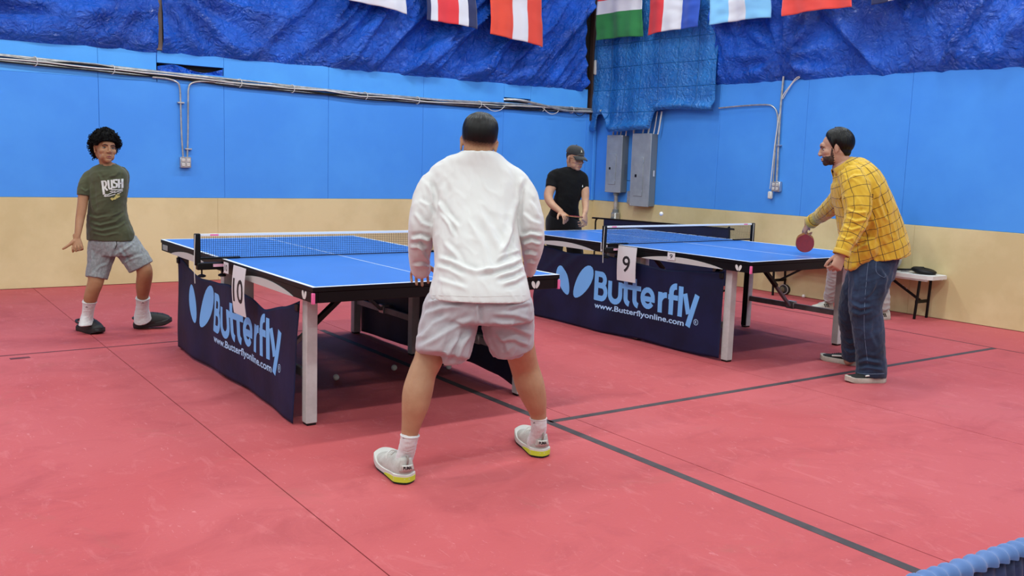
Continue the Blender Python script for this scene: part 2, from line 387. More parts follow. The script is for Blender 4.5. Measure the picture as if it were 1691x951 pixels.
# older faded sheet that hangs over the corner and the tops of the electrical boxes
m_tarp3 = m_tarp2.copy(); nt = m_tarp3.node_tree
_tc = [n for n in nt.nodes if n.type == 'TEX_COORD'][0]; _bp = [n for n in nt.nodes if n.type == 'BUMP'][0]; _ma = nt.nodes['height']
_sx = nt.nodes.new('ShaderNodeSeparateXYZ'); _mp = nt.nodes.new('ShaderNodeCombineXYZ'); nt.links.new(_tc.outputs['Object'], _sx.inputs[0]); nt.links.new(_sx.outputs[1], _mp.inputs[0]); nt.links.new(_sx.outputs[2], _mp.inputs[1])
_br = nt.nodes.new('ShaderNodeTexBrick'); _br.offset = 0; _br.inputs['Scale'].default_value = 1; _br.inputs['Brick Width'].default_value = .31; _br.inputs['Row Height'].default_value = .3
_br.inputs['Mortar Size'].default_value = .006; _br.inputs['Mortar Smooth'].default_value = 1
nt.links.new(_mp.outputs[0], _br.inputs['Vector'])
_m2 = nt.nodes.new('ShaderNodeMath'); _m2.operation = 'MULTIPLY_ADD'; _m2.inputs[1].default_value = 1.6
nt.links.new(_br.outputs['Fac'], _m2.inputs[0]); nt.links.new(_ma.outputs[0], _m2.inputs[2]); nt.links.new(_m2.outputs[0], _bp.inputs['Height']); _bp.inputs['Strength'].default_value = .7
def botD(s):
    if s < .17: return 1.86
    if s < .27: return 1.86+ .22*sstep(.17, .21, s)
    if s < 1.30: return 2.08-.24*sstep(.27, .46, s)+.03*sstep(.5, 1.2, s)+.24*sstep(1.22, 1.30, s)
    return 2.10+.02*math.sin(s*5)
def foldD(s, z, v):
    h = .045*ridge(s*2.6+.2*fbm(z, s, 4, 2))*sstep(1.6, .4, s)+.016*math.sin(s*4+z)
    h += .02*fbm(s*2.2, z*2.2, 3.3, 3)
    b = botD(s); dz = z-b
    h += .07*math.exp(-((dz-.05)/.05)**2)*(1 if s > .3 else .3)        # rolled hem
    h += .05*sstep(.9, .1, dz)*sstep(.3, .6, s)*sstep(1.35, 1.1, s)     # pushed out by the boxes
    return h
tarp('corner_tarp', 'R', -.05, 2.235, 1.86, 5.4, m_tarp3, 'faded blue tarp with square fold creases hanging over the corner and electrical boxes', foldD, off=.12, step=.025, bottom=botD)

MB().grid(lambda u, v: tuple(wall('L', -5.95+.68*u, 2.212+.075*v*(.6+.4*math.sin(u*7)), .004+.012*math.sin(u*19+v*3)+.01*v)), 40, 6).build('tarp_scrap', m_tarp, wl, angle=None)
# ================================================================ FLAGS
FC = {k: MAT('flag_'+k, c, .75, sheen=.2, bump=.12, bscale=5) for k, c in dict(navy='#1C2452', red='#D83038', red2='#D8402E', white='#D3D3DA', green='#1F7A3C', blue='#1F4FB8', sky='#7CBDE8', orange='#E0452C', bred='#E8463C').items()}
def flag(side, pxl, pxr, ybl, ybr, off, stripes, label, horiz=False, zt=3.75):
    s0, z0 = onwall(side, pxl, ybl, off); s1, z1 = onwall(side, pxr, ybr, off)
    if s0 > s1: s0, s1, z0, z1 = s1, s0, z1, z0
    t = thing('flag', label, 'flag', tuple(wall(side, s0, 0, off)), 0 if side == 'L' else RA, 'national flags strung high along the walls')
    names = [a for a, b in stripes]; mats = [FC[n] for n in dict.fromkeys(names)]; idx = {n: i for i, n in enumerate(dict.fromkeys(names))}
    W = s1-s0; nu, nv = 36, 44; ph = random.random()*6; mb = MB()
    def fn(u, v):
        zb = z0+(z1-z0)*u+.012*math.sin(PI*u); z = zb+v*(zt-zb)
        y = -.018*math.sin(u*9+ph+v*1.5)*(1-.3*v) - .01*math.sin(u*21+ph*2)*(1-v) - .01*fbm(u*3, v*5, ph, 2)
        return (u*W*(1-.04*v)+.012*math.sin(v*6+ph), y, z)
    mb.grid(fn, nu, nv)
    cum = 0; bounds = []
    for n, w in stripes: cum += w; bounds.append((cum, n))
    # split faces at stripe borders by snapping grid columns or rows
    me_f = []
    for q, f in enumerate(mb.f):
        i = q % nu; j = q//nu; t_ = ((j+.5)/nv) if horiz else ((i+.5)/nu)
        for c_, n in bounds:
            if t_ <= c_/cum: mb.m[q] = idx[n]; break
    o = mb.build('cloth', mats, t, angle=None, solid=.0015)
    tp = [fn(u/8, 1) for u in range(9)]
    MB().tube([(-.2, 0, zt+.03)]+[(p[0], p[1], p[2]) for p in tp]+[(W+.2, 0, zt+.03)], .005, 6).build('hanging_cord', m_white, t)
    return t
flag('L', 573, 672, 0, 23, .36, [('white', 1)], 'plain pale white flag on the far wall, leftmost of the flags')
flag('L', 702, 788, 33, 48, .36, [('navy', .35), ('white', .7), ('red', 1.75), ('white', .95), ('navy', .9)], 'flag with navy, white and red upright stripes on the far wall')
flag('L', 807, 896, 56, 78, .36, [('orange', 1.1), ('red2', .2), ('white', .75), ('red2', .85)], 'red flag with one narrow white upright stripe on the far wall')
flag('R', 984, 1059, 67, 60, .3, [('green', 1.75), ('white', 1.0), ('red', 1.0)], 'flag with green lower band under a white band, in the corner', horiz=True)
flag('R', 1069, 1155, 58, 44, .3, [('red', 1), ('white', 1.05), ('blue', 1.1)], 'flag of red, white and dark blue upright stripes beside the corner')
flag('R', 1172, 1270, 42, 29, .3, [('sky', 1), ('white', 1.1), ('sky', 1.3)], 'pale sky blue flag with a white middle stripe on the right wall')
flag('R', 1291, 1407, 27, 11, .3, [('bred', 1)], 'plain bright red flag on the right wall')
flag('R', 1440, 1545, 8, -8, .3, [('navy', .35), ('white', .12), ('navy', .75)], 'dark navy flag with a thin white stripe, rightmost of the flags')

# ================================================================ WALL FITTINGS
def smooth_path(pts, n=6):
    pts = [Vector(p) for p in pts]; out = []
    for i in range(len(pts)-1):
        p0 = pts[max(i-1, 0)]; p1 = pts[i]; p2 = pts[i+1]; p3 = pts[min(i+2, len(pts)-1)]
        for k in range(n):
            t = k/n; out.append(.5*((2*p1)+(p2-p0)*t+(2*p0-5*p1+4*p2-p3)*t*t+(3*p1-p0-3*p2+p3)*t**3))
    return out+[pts[-1]]
cb = thing('cable_bundle', 'long bundle of steel conduits and black cables along the far wall', 'cables', tuple(wall('L', -5.7, 2.15, .05)), 0)
O = wall('L', -5.7, 2.15, .05)
def cz(s):
    S = [-15, -7.4, -5.66, -4.02, -2.6, -1.6, -.85, -.18]; Z = [2.24, 2.215, 2.165, 2.115, 2.10, 2.115, 2.125, 2.125]
    return float(np.interp(s, S, Z))
def run(dz, off, r, m, nm, s0=-15, s1=-.1, wig=.004, seed=0):
    pts = []; n = int((s1-s0)/.22)
    for i in range(n+1):
        s = s0+(s1-s0)*i/n
        pts.append(wall('L', s, cz(s)+dz+wig*fbm(s*1.3, seed, 1, 2)*2, off+wig*.5*math.sin(s*2+seed))-O)
    MB().tube(pts, r, 7).build(nm, m, cb)
run(.030, .045, .011, m_cond, 'conduit', wig=.002)
run(-.022, .04, .010, m_cond, 'conduit', wig=.002, seed=3)
run(.008, .05, .008, m_blackp, 'cable', wig=.014, seed=1)
run(.000, .064, .007, m_white, 'cable', wig=.012, seed=2)
run(-.010, .052, .009, m_blackp, 'cable', wig=.010, seed=5)
run(.018, .06, .006, m_cond, 'cable', wig=.016, seed=7)
run(-.035, .05, .007, m_blackp, 'cable', wig=.012, seed=9)
for s, w_ in ((-1.95, .35), (-1.0, .3), (-.5, .25)):                        # slack loops
    MB().tube(smooth_path([wall('L', s, cz(s), .06)-O, wall('L', s+w_*.4, cz(s)-.07, .07)-O, wall('L', s+w_*.75, cz(s)-.055, .07)-O, wall('L', s+w_, cz(s)+.01, .06)-O]), .0045, 6).build('cable', m_white if s < -.7 else m_blackp, cb)
MB().tube(smooth_path([wall('L', -1.6, 2.195, -.0)-O, wall('L', -1.35, 2.2, .05)-O, wall('L', -.95, 2.15, .07)-O, wall('L', -.6, 2.11, .07)-O, wall('L', -.1, 2.12, .08)-O, wall('R', .3, 2.125, .2)-O]), .016, 8).build('conduit', m_cond, cb)
for s in (-8.3, -7.1, -6.4, -5.1, -4.5, -3.6, -2.9, -2.0, -1.0, -.5):
    MB().tube([wall('L', s+.02*math.cos(a), cz(s)+.045*math.sin(a), .05+.03*math.cos(a))-O for a in [k*PI/5 for k in range(10)]], .004, 5, closed=True).build('cable_tie', m_white, cb)

def outlet(loc, rz, label, grp):
    t = thing('outlet_box', label, 'outlet', tuple(loc), rz, grp)
    MB().box((-.055, -.05, -.057), (.055, 0, .057), b=.004).build('box', m_metal, t)
    MB().box((-.052, -.055, -.054), (.052, -.05, .054), b=.001).build('cover_plate', m_cond, t)
    for x in (-.026, .026):
        for z in (-.024, .024):
            mb = MB().box((x-.016, -.060, z-.015), (x+.016, -.055, z+.015), b=.002)
            r = mb.build('receptacle', m_white, t)
            for dx in (-.0065, .0065): MB().box((x+dx-.0015, -.0606, z-.004), (x+dx+.0015, -.060, z+.006)).build('slot', m_ink, r)
    return t
s_, z_ = onwall('L', 306, 268, .05)
outlet(wall('L', s_, z_, .022), 0, 'grey four-socket outlet box low on the far blue wall', None)
def conduit_thing(name, label, pts, r, m=m_cond, cat='conduit', grp=None, clips=()):
    p0 = Vector(pts[0]); t = thing(name, label, cat, tuple(p0), 0, grp)
    MB().tube([Vector(p)-p0 for p in smooth_path(pts)], r, 8).build('pipe', m, t)
    for c_ in clips:
        c_ = Vector(c_)-p0; MB().box(c_-Vector((.035, .02, .008)), c_+Vector((.035, .02, .008)), b=.003).build('pipe_strap', m_metal, t)
    return t
for k, (xs, dr) in enumerate(((s_-.022, -1), (s_+.022, 1))):
    lean = .012*dr
    pts = [wall('L', xs, z_+.05, .05), wall('L', xs+lean, 1.6, .045), wall('L', xs+lean*1.5, 1.95, .045), wall('L', xs+lean*2, 2.05, .045), wall('L', xs+dr*.05, 2.105, .048), wall('L', xs+dr*.15, 2.135, .05), wall('L', xs+dr*.3, 2.14, .05)]
    conduit_thing('vertical_conduit', 'steel conduit bending %s above the outlet on the far wall' % ('left' if dr < 0 else 'right'), pts, .0095, grp='conduits down to the far wall outlet', clips=[wall('L', xs+lean*1.2, 1.9 if dr < 0 else 1.42, .04)])
s_, z_ = onwall('R', 1282.5, 308, .05)
outlet(wall('R', s_, z_, .022), RA, 'grey four-socket outlet box low on the right blue wall', None)
def rw(px, py, off=.045): s, z = onwall('R', px, py, off); return wall('R', s, z, off)
conduit_thing('vertical_conduit', 'straight steel conduit from the tarp down to the right wall outlet', [rw(1294, 126), rw(1289, 180), rw(1285.5, 240), rw(1282.5, 302)], .012, grp='conduits on the right wall', clips=[rw(1287, 240)])
conduit_thing('bent_conduit', 'steel conduit leaving the corner tarp and bending down the right wall', [rw(1187, 178.5), rw(1230, 174.5), rw(1266, 173), rw(1277, 176.5), rw(1283, 186), rw(1284, 205), rw(1280, 250), rw(1277, 302)], .0085, grp='conduits on the right wall')
conduit_thing('white_cable', 'white cable curving from the tarp edge to the right wall conduit', [rw(1327, 126.5), rw(1316, 128), rw(1305, 141), rw(1294, 156), rw(1291, 164)], .006, m_white, 'cable')
conduit_thing('white_cable', 'second white cable just below the curving one on the right wall', [rw(1321, 128), rw(1311, 135), rw(1301, 149), rw(1293, 163)], .005, m_white, 'cable')
pc = conduit_thing('power_cord', 'white power cord ending in a hanging plug beside the right wall outlet', [rw(1287, 188, .06), rw(1280, 235, .06), rw(1275, 280, .06), rw(1271.5, 312, .06)], .006, m_white, 'cord')
q = rw(1272, 321, .06)-Vector(pc.location); MB().box(q-Vector((.02, .028, .05)), q+Vector((.02, .028, .035)), b=.01).build('plug', m_white, pc)

# two electrical boxes
def panel(px0, px1, y0, y1, side, depth, zt, zb, label, handle):
    s0 = onwall('R', px0, (y0+y1)/2, depth)[0]; s1 = onwall('R', px1, (y0+y1)/2, depth)[0]
    t = thing('electrical_panel', label, 'electrical box', tuple(wall('R', s0, zb, .025)), RA, 'electrical boxes in the corner')
    W = s1-s0; H = zt-zb; D = depth-.025
    MB().box((.006, -D+.012, .006), (W-.006, 0, H-.006), b=.004).build('enclosure', m_pboxd, t)
    MB().box((0, -D, 0), (W, -D+.012, H), b=.003).build('front_cover', m_pbox, t)
    dr = MB().box((W*.2, -D-.007, H*.14), (W*.66, -D, H*.68), b=.003).build('door', m_pbox, t)
    MB().box((W*.24, -D-.012, H*.40), (W*.34, -D-.007, H*.44), b=.002).build('latch', m_black, dr)
    for z in (.2, .6): MB().box((W*.655, -D-.010, H*z), (W*.675, -D-.004, H*(z+.03))).build('hinge', m_metal, dr)
    for x, z in ((.04, .02), (.96, .02), (.04, .98), (.96, .98)): MB().ell((W*x, -D-.001, H*z), (.006, .004, .006), seg=8, ring=5).build('screw', m_metal, t)
    if handle:
        for i in range(9): MB().box((W, -D*.55, H*(.25+.03*i)), (W+.003, -D*.2, H*(.26+.03*i))).build('side_vent', m_pboxd, t)
    else:
        MB().box((W, -D*.5, H*.42), (W+.002, -D*.3, H*.5)).build('sticker', m_paper, t)
    return t, s0, s1
t1, a0, a1 = panel(1000.5, 1026, 228, 318, 0, .15, 1.80, 1.03, 'smaller grey electrical box nearest the corner', True)
t2, b0, b1 = panel(1042, 1073, 222, 342, 0, .15, 1.82, .87, 'taller grey electrical box right of the smaller one', False)
ORD = ['leftmost', 'second from left', 'third from left', 'rightmost']
for k, (s, r) in enumerate(((a0+.05, .012), (a0+.13, .010), (a0+.2, .010), (a0+.3, .009))):
    conduit_thing('box_conduit', '%s of the white pipes entering the top of the smaller electrical box' % ORD[k], [wall('R', s, 1.79, .09), wall('R', s+.01, 1.9, .09), wall('R', s-.01, 2.1, .08)], r, m_white, grp='pipes on the smaller electrical box')
for k, (s, r) in enumerate(((b0+.12, .010), (b0+.22, .013), (b0+.32, .008), (b0+.4, .010))):
    conduit_thing('box_conduit', '%s of the white pipes entering the top of the taller electrical box' % ORD[k], [wall('R', s, 1.81, .09), wall('R', s+.02, 1.9, .09), wall('R', s+.04, 2.1, .08)], r, m_white, grp='pipes on the taller electrical box')
sm = (a1+b0)/2+.02
ct = conduit_thing('box_conduit', 'white pipe running down between the two electrical boxes', [wall('R', sm, 2.1, .06), wall('R', sm, 1.6, .06), wall('R', sm, 1.06, .06)], .014, m_white)
q = wall('R', sm-.01, .98, .06)-Vector(ct.location); MB().box(q-Vector((.03, .035, .09)), q+Vector((.03, .035, .08)), b=.006).build('junction_box', m_cond, ct)
st = thing('service_pipe', 'thick grey pipe below the smaller electrical box', 'pipe', tuple(wall('R', a0+.17, 0, .09)), RA)
MB().tube([(0, 0, z) for z in (1.03, .62)], .028, 12).build('pipe', m_cond, st)
for za, zb_ in ((1.03, .99), (.80, .76)): MB().tube([(0, 0, za), (0, 0, zb_)], .041, 12).build('coupling', m_pboxd, st)
MB().box((-.05, -.05, .50), (.05, .05, .76), b=.015).build('fitting', m_cond, st); MB().tube([(0, 0, .50), (0, 0, .01)], .03, 12).build('lower_pipe', m_cond, st)
MB().tube([(0, -.05, .68), (0, -.065, .68)], .022, 12).build('cap', m_pboxd, st)
pb = onwall('L', 964, 108, .12)
bx = thing('white_box', 'small white box on the dark post in the corner', 'box', tuple(wall('L', -.12, 2.62, .06)))
MB().box((-.035, -.05, 0), (.035, 0, .2), b=.01).build('case', m_white, bx); MB().box((-.01, -.055, .08), (.01, -.05, .12)).build('switch', m_cond, bx)

# ================================================================ TABLES
TL, TW, TH = 2.74, 1.525, .76
def wing_pts(x0, y0, x1, y1, w, n=22):
    """leaf shaped wing from its narrow lower tip (x0, y0) to its round upper tip (x1, y1)"""
    a = Vector((x0, y0)); b = Vector((x1, y1)); d = b-a; nn = Vector((-d.y, d.x)).normalized(); out = []
    for i in range(n):
        t = 2*PI*i/n; u = .5-.5*math.cos(t); k = math.sin(t)*w/2*(0.82+.36*u)
        out.append(tuple(a+d*u+nn*k))
    return out
def mark(parent, fn, cx, cz, size):
    for sg in (-1, 1):
        P_ = wing_pts(cx+sg*.10*size, cz-.42*size, cx+sg*.46*size, cz+.42*size, .46*size)
        MB().prism(P_, .0, .0015, fn).build('emblem_wing', m_white, parent, smooth=False)
T10o = w2(-.97092284, 4.54056); T9o = w2(1.66368628, 6.52898525)
T10y = .6149425-ROT; T9y = .63966916-ROT
def table(loc, rz, num, label):
    t = thing('table_tennis_table', label, 'table', (loc[0], loc[1], 0), rz, 'table tennis tables in the hall')
    for h in (0, 1):
        v0, v1 = (0, 1.3685) if h == 0 else (1.3715, TL)
        ve = 0 if h == 0 else TL; vc = 1.37; sg = 1 if h == 0 else -1
        top = MB().box((0, v0, TH-.024), (TW, v1, TH), b=.0015)
        for i, f in enumerate(top.f):
            zs = [top.v[k][2] for k in f]
            top.m[i] = 0 if min(zs) > TH-.004 else 1
        o = top.build('tabletop', [m_tblue, m_black], t, smooth=False)
        zl = TH+.0006
        def line(x0, y0, x1, y1, nm): MB().box((x0, y0, TH-.0005), (x1, y1, zl)).build(nm, m_line, o, smooth=False)
        line(0.0, v0, .02, v1, 'side_line'); line(TW-.02, v0, TW, v1, 'side_line')
        if h == 0: line(.02, 0, TW-.02, .02, 'end_line')
        else: line(.02, TL-.02, TW-.02, TL, 'end_line')
        line(TW/2-.0025, v0+(.02 if h == 0 else 0), TW/2+.0025, v1-(.02 if h else 0), 'centre_line')
        # apron frame: rails under the board
        for x0, x1 in ((.004, .03), (TW-.03, TW-.004)):
            MB().box((x0, v0+.004, .68), (x1, v1-.004, TH-.0245), b=.002).build('side_rail', m_black, t, smooth=False)
        ye = (.004, .03) if h == 0 else (TL-.03, TL-.004)
        MB().box((.031, ye[0], .68), (TW-.031, ye[1], TH-.0245), b=.002).build('end_rail', m_black, t, smooth=False)
        MB().box((.03, vc-sg*.02-.012, .69), (TW-.03, vc-sg*.02+.012, TH-.025)).build('centre_rail', m_black, t, smooth=False)
        for xx in (.45, 1.05): MB().box((xx, min(ve, vc)+.04, .70), (xx+.03, max(ve, vc)-.04, TH-.025)).build('under_beam', m_black, t, smooth=False)
        # pale arched inlay in each side rail
        a0, a1 = (.255, 1.09) if h == 0 else (TL-1.09, TL-.255)
        for u, d in ((.0038, -1), (TW-.0038, 1)):
            n = 14; poly = [(a0+(a1-a0)*i/n, .682+.042*math.sin(PI*i/n)**.8) for i in range(n+1)]+[(a1-(a1-a0)*i/n, .6805) for i in range(n+1)]
            MB().prism(poly[:-1], 0, .004, lambda x, y, z, u=u, d=d: (u+d*z, x, y)).build('pale_inlay', m_arc, t, smooth=False)
        # corner pads
        for u in ((0, TW) if h == 0 else ()):
            x0, x1 = (-.004, .012) if u == 0 else (TW-.012, TW+.004)
            y0, y1 = (-.004, .012) if h == 0 else (TL-.012, TL+.004)
            MB().box((x0, y0, .676), (x1, y1, .731), b=.002).build('corner_pad', m_pink, t)
        # emblem on side rail and end rail
        vm = .115 if h == 0 else TL-.115
        if h == 0: mark(t, lambda x, y, z: (.004-z, x, y), vm, .708, .050)
        else: MB().box((.001, TL-.165, .690), (.0035, TL-.045, .728), b=.001).build('maker_label', m_metal, t)
        if h == 0: mark(t, lambda x, y, z: (x, .004-z, y), TW-.17, .708, .050)
        # legs
        for u in (.06, TW-.12):
            for v in ((.215, 1.155) if h == 0 else (TL-1.215, TL-.275)):
                lg = MB().box((u, v, .012), (u+.06, v+.06, .70), b=.003)
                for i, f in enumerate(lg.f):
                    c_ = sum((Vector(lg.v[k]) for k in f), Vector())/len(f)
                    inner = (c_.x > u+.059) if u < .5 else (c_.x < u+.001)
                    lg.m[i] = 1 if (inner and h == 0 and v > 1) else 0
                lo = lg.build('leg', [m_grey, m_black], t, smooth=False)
                MB().box((u+.004, v+.004, 0), (u+.056, v+.056, .0115), b=.002).build('foot', m_blackp, lo)
            w0, w1 = (.276, 1.154) if h == 0 else (TL-1.154, TL-.276)
            cbx = u+.03
            MB().box((cbx-.012, w0, .24), (cbx+.012, w1, .285), b=.002).build('crossbar', m_greyd, t, smooth=False)
            wm = (w0+w1)/2; ins = 1 if u < .5 else -1
            st_ = MB().bar((cbx+ins*.02, wm, .262), (cbx+ins*.47, wm, .655), .03, .022, mi=0, bev=.002).build('brace', m_greyd, t)
            MB().bar((cbx+ins*.22, wm, .44), (cbx+ins*.50, wm, .683), .04, .03, bev=.003).build('brace_sleeve', m_black, st_)
            MB().box((cbx-.02, wm-.04, .235), (cbx+.03, wm+.04, .30), b=.004).build('hinge_bracket', m_cond, st_)
    return t
tab10 = table(T10o, T10y, 10, 'blue table tennis table with a number 10 sign, in front')
tab9 = table(T9o, T9y, 9, 'blue table tennis table with a number 9 sign, behind on the right')

# ---- net sets
def net_set(tab, label, small):
    t = thing('net_set', label, 'net', tuple(tab.location), tab.rotation_euler.z, 'nets with clamp posts')
    vc = TL/2; x0, x1 = -.1525, TW+.1525
    for sg, xp in ((1, x0), (-1, x1)):
        p = MB().box((xp-.012, vc-.014, TH-.035), (xp+.022, vc+.014, TH+.1555), b=.004) if sg == 1 else MB().box((xp-.022, vc-.014, TH-.035), (xp+.012, vc+.014, TH+.1555), b=.004)
        po = p.build('post', m_black, t)
        xe = .11 if sg == 1 else TW-.11
        lo, hi = min(xp, xe), max(xp, xe)
        MB().box((lo, vc-.013, TH+.001), (hi, vc+.013, TH+.012), b=.002).build('clamp_top', m_black, t)
        cl = MB().box((lo+(0 if sg == 1 else .07), vc-.02, TH-.062), (hi-(.07 if sg == 1 else 0), vc+.02, TH-.02), b=.004)
        co = cl.build('clamp_body', m_black, t)
        xm = -.02 if sg == 1 else TW+.02
        MB().box((xm-.04, vc-.0215, TH-.045), (xm+.03, vc-.0205, TH-.028)).build('pink_label', MAT('label_pink', '#D9A8BE', .6) if sg == 1 else m_pink, co)
        for xk in ((x0+.03, .0) if sg == 1 else (x1-.03, TW)):
            MB().tube([(xk, vc, TH-.06), (xk, vc, TH-.09), (xk, vc, TH-.0905), (xk, vc, TH-.096), (xk, vc, TH-.104), (xk, vc, TH-.108)], [.005, .005, .014, .024, .024, .014], 12).build('clamp_screw', m_black, co)
        MB().tube(smooth_path([(xp-.012, vc-.016, TH+.15), (xp-.018, vc-.018, TH+.02), (xp-.02, vc-.02, TH-.06), (xp-.017, vc-.02, TH-.14)]), .0022, 5).build('cord', m_white, t)
    mb = MB(); xa, xb = x0+.022, x1-.022; n = 134
    zt0, zb0 = TH+.140, TH+.006
    for i in range(n+1):
        x = xa+(xb-xa)*i/n; mb.box((x-.0009, vc-.0006, zb0), (x+.0009, vc+.0006, zt0))
    for j in range(12):
        z = zb0+(zt0-zb0)*j/11; mb.box((xa, vc-.0006, z-.0009), (xb, vc+.0006, z+.0009))
    mb.build('netting', m_net, t, smooth=False, kind='stuff')
    MB().box((xa, vc-.0025, TH+.138), (xb, vc+.0025, TH+.1535), b=.001).build('top_band', m_line, t, smooth=False)
    MB().box((xa, vc-.0015, TH+.001), (xb, vc+.0015, TH+.007)).build('bottom_cord', m_net, t, smooth=False)
    for xl in (xa+.06, xb-.11): MB().box((xl, vc-.0031, TH+.141), (xl+.05, vc-.0026, TH+.150)).build('band_label', m_pink, t)
    return t
net_set(tab10, 'net with black posts stretched across the front table', 10)
net_set(tab9, 'net with black posts stretched across the rear table', 9)

def plate(tab, v0, v1, z0, z1, u, txt, label, name='number_sign', tw=.5, tilt=.0, face='u', size=(.5, .36)):
    t = thing(name, label, 'sign', tuple(tab.location), tab.rotation_euler.z)
    # the reader looks along +u, so text runs from high v to low v
    fn = lambda x, y, z: (u-z, v1-x, y)
    W = v1-v0; H = z1-z0
    mb = MB(); n = 8
    bend = lambda y: .012*math.sin((y-z0)/H*PI)*tilt
    rng = [[fn(x, z0+H*j/n, .0015+bend(z0+H*j/n)+k) for x, k in ((0, 0), (W, 0), (W, .002), (0, .002))] for j in range(n+1)]
    mb.rings(rng); mb.build('sheet', m_paper, t, smooth=False)
    v, f = text2d(txt, .012); cx = W/2; hh = size[1]*H; ww = size[0]*W
    v, f = fit2d(v, f, cx-ww/2, cx+ww/2, z0+H*.5-hh/2, z0+H*.5+hh/2, .02)
    MB().add([fn(x, y, .0042+bend(y)) for x, y in v], f).build('numeral', m_ink, t, smooth=False)
    return t
plate(tab10, .855, 1.06, .480, .757, -.03, '10', 'white paper sign reading 10 hanging on the side of the front table', size=(.82, .50), tilt=1)
plate(tab9, 1.108, 1.322, .478, .758, -.03, '9', 'white paper sign reading 9 hanging on the side of the rear table', size=(.41, .47), tilt=.6)
plate(tab9, .723, .80, .697, .753, -.003, '9', 'small white sticker reading 9 on the rear table edge', 'number_sticker', size=(.4, .6))
plate(tab9, 1.445, 1.525, .692, .763, -.04, '9', 'small white sticker reading 9 on the rear net clamp', 'number_sticker', size=(.5, .6))
plate(tab10, 1.125, 1.205, .697, .761, -.04, '10', 'small white sticker reading 10 on the front net clamp', 'number_sticker', size=(.6, .6))

# ---- banners
WM = []          # wordmark strokes, x from the left edge, y = height above the floor
def letters():
    S = []
    S.append(([(0.02, .513), (.02, .27)], .05))
    S.append(([(.0, .49)]+[(.07, .490)]+arc(.085, .443, .045, .047, 80, -80, 8)+[(.0, .396)], .046))
    S.append(([(.05, .396)]+arc(.095, .342, .05, .054, 85, -85, 8)+[(.0, .289)], .046))
    u = 0.20
    S.append(([(u, .45), (u, .36)]+arc(u+.065, .345, .065, .062, 180, 360, 10)+[(u+.13, .45)], .046))
    for u in (.395, .50):
        S.append(([(u, .50), (u, .34)]+arc(u+.05, .33, .05, .045, 180, 262, 6), .046))
    S.append(([(.335, .425), (.575, .425)], .04))
    c = .655
    S.append(([(c-.04, .355), (c+.062, .355)]+arc(c, .362, .062, .066, 0, 325, 16), .042))
    r = .80
    S.append(([(r, .43), (r, .268)], .046)); S.append((arc(r+.07, .345, .07, .068, 180, 85, 6), .044))
    f = .925
    S.append(([(f, .268), (f, .44)]+arc(f+.055, .445, .055, .048, 180, 85, 6), .048)); S.append(([(f-.035, .405), (f+.075, .405)], .04))
    S.append(([(1.03, .50), (1.03, .268)], .048))
    S.append(([(1.075, .45), (1.125, .30)], .046)); S.append(([(1.21, .455), (1.125, .205)], .05))
    return S
def banner(tab, side, label, v0, v1, ztop, zbot, uoff, fold, text=True):
    """cloth hung between the end legs; ztop / zbot give its upper and lower edge, v runs from the near end"""
    t = thing('table_banner', label, 'banner', tuple(tab.location), tab.rotation_euler.z, 'navy sponsor banners on the tables')
    sg = -1 if side == 'left' else 1
    def surf(v, z, h=0.):
        return (uoff+sg*(fold(v, z)+h), v, z)
    def fn(a, b):
        v = v0+(v1-v0)*a; zb = zbot(v); zt = ztop(v); return surf(v, zb+(zt-zb)*b)
    MB().grid(fn, 110, 34).build('cloth', m_navy, t, angle=None, solid=.002)
    for v in (v0+.02, v1-.02):
        z = ztop(v)
        MB().box((uoff-.012 if sg < 0 else uoff, v-.02, z-.05), (uoff if sg < 0 else uoff+.012, v+.02, z-.01), b=.003).build('strap', m_blackp, t)
    if text:
        L = 2.19; hh = .0025
        def put(V, F, nm, m): MB().add([surf(L-x, y, hh) for x, y in V], F).build(nm, m, t, angle=None)
        def polyfan(P_, nm):
            V, F = fit2d(P_, [tuple(range(len(P_)))], min(p[0] for p in P_), max(p[0] for p in P_), min(p[1] for p in P_), max(p[1] for p in P_), .03); put(V, F, nm, m_lblue)
        polyfan(wing_pts(.178, .262, .040, .50, .140), 'emblem_wing')
        polyfan(wing_pts(.262, .255, .49, .535, .165), 'emblem_wing')
        sc = (1.66-.50)/1.235
        for ln, w in letters():
            # dense resample so the stroke follows the cloth
            pts = []
            for i in range(len(ln)-1):
                a = Vector(ln[i]); b = Vector(ln[i+1]); n = max(1, int((b-a).length/.03)); pts += [tuple(a+(b-a)*k/n) for k in range(n)]
            pts.append(ln[-1]); pts = [(L-1.655+x*sc, y) for x, y in pts]
            V, F = stroke2d([(pts, w)], w); put(V, F, 'letter', m_lblue)
        V, F = text2d('www.Butterflyonline.com', .02); V, F = fit2d(V, F, L-1.645, L-.637, .188, .248, .03); put(V, F, 'web_address', m_lblue2)
        V, F = text2d('R', .01); V, F = fit2d(V, F, L-.525, L-.508, .24, .262); put(V, F, 'trademark', m_lblue2)
        V, F = stroke2d([arc(L-.516, .251, .021, .021, 0, 360, 20)], .004); put(V, F, 'trademark_ring', m_lblue2)
    return t
def interp(xs, ys):
    def g(v):
        i = 0
        while i < len(xs)-2 and v > xs[i+1]: i += 1
        t = (v-xs[i])/(xs[i+1]-xs[i]); t = max(0, min(1, t)); t = .6*t+.4*t*t*(3-2*t); return ys[i]+(ys[i+1]-ys[i])*t
    return g
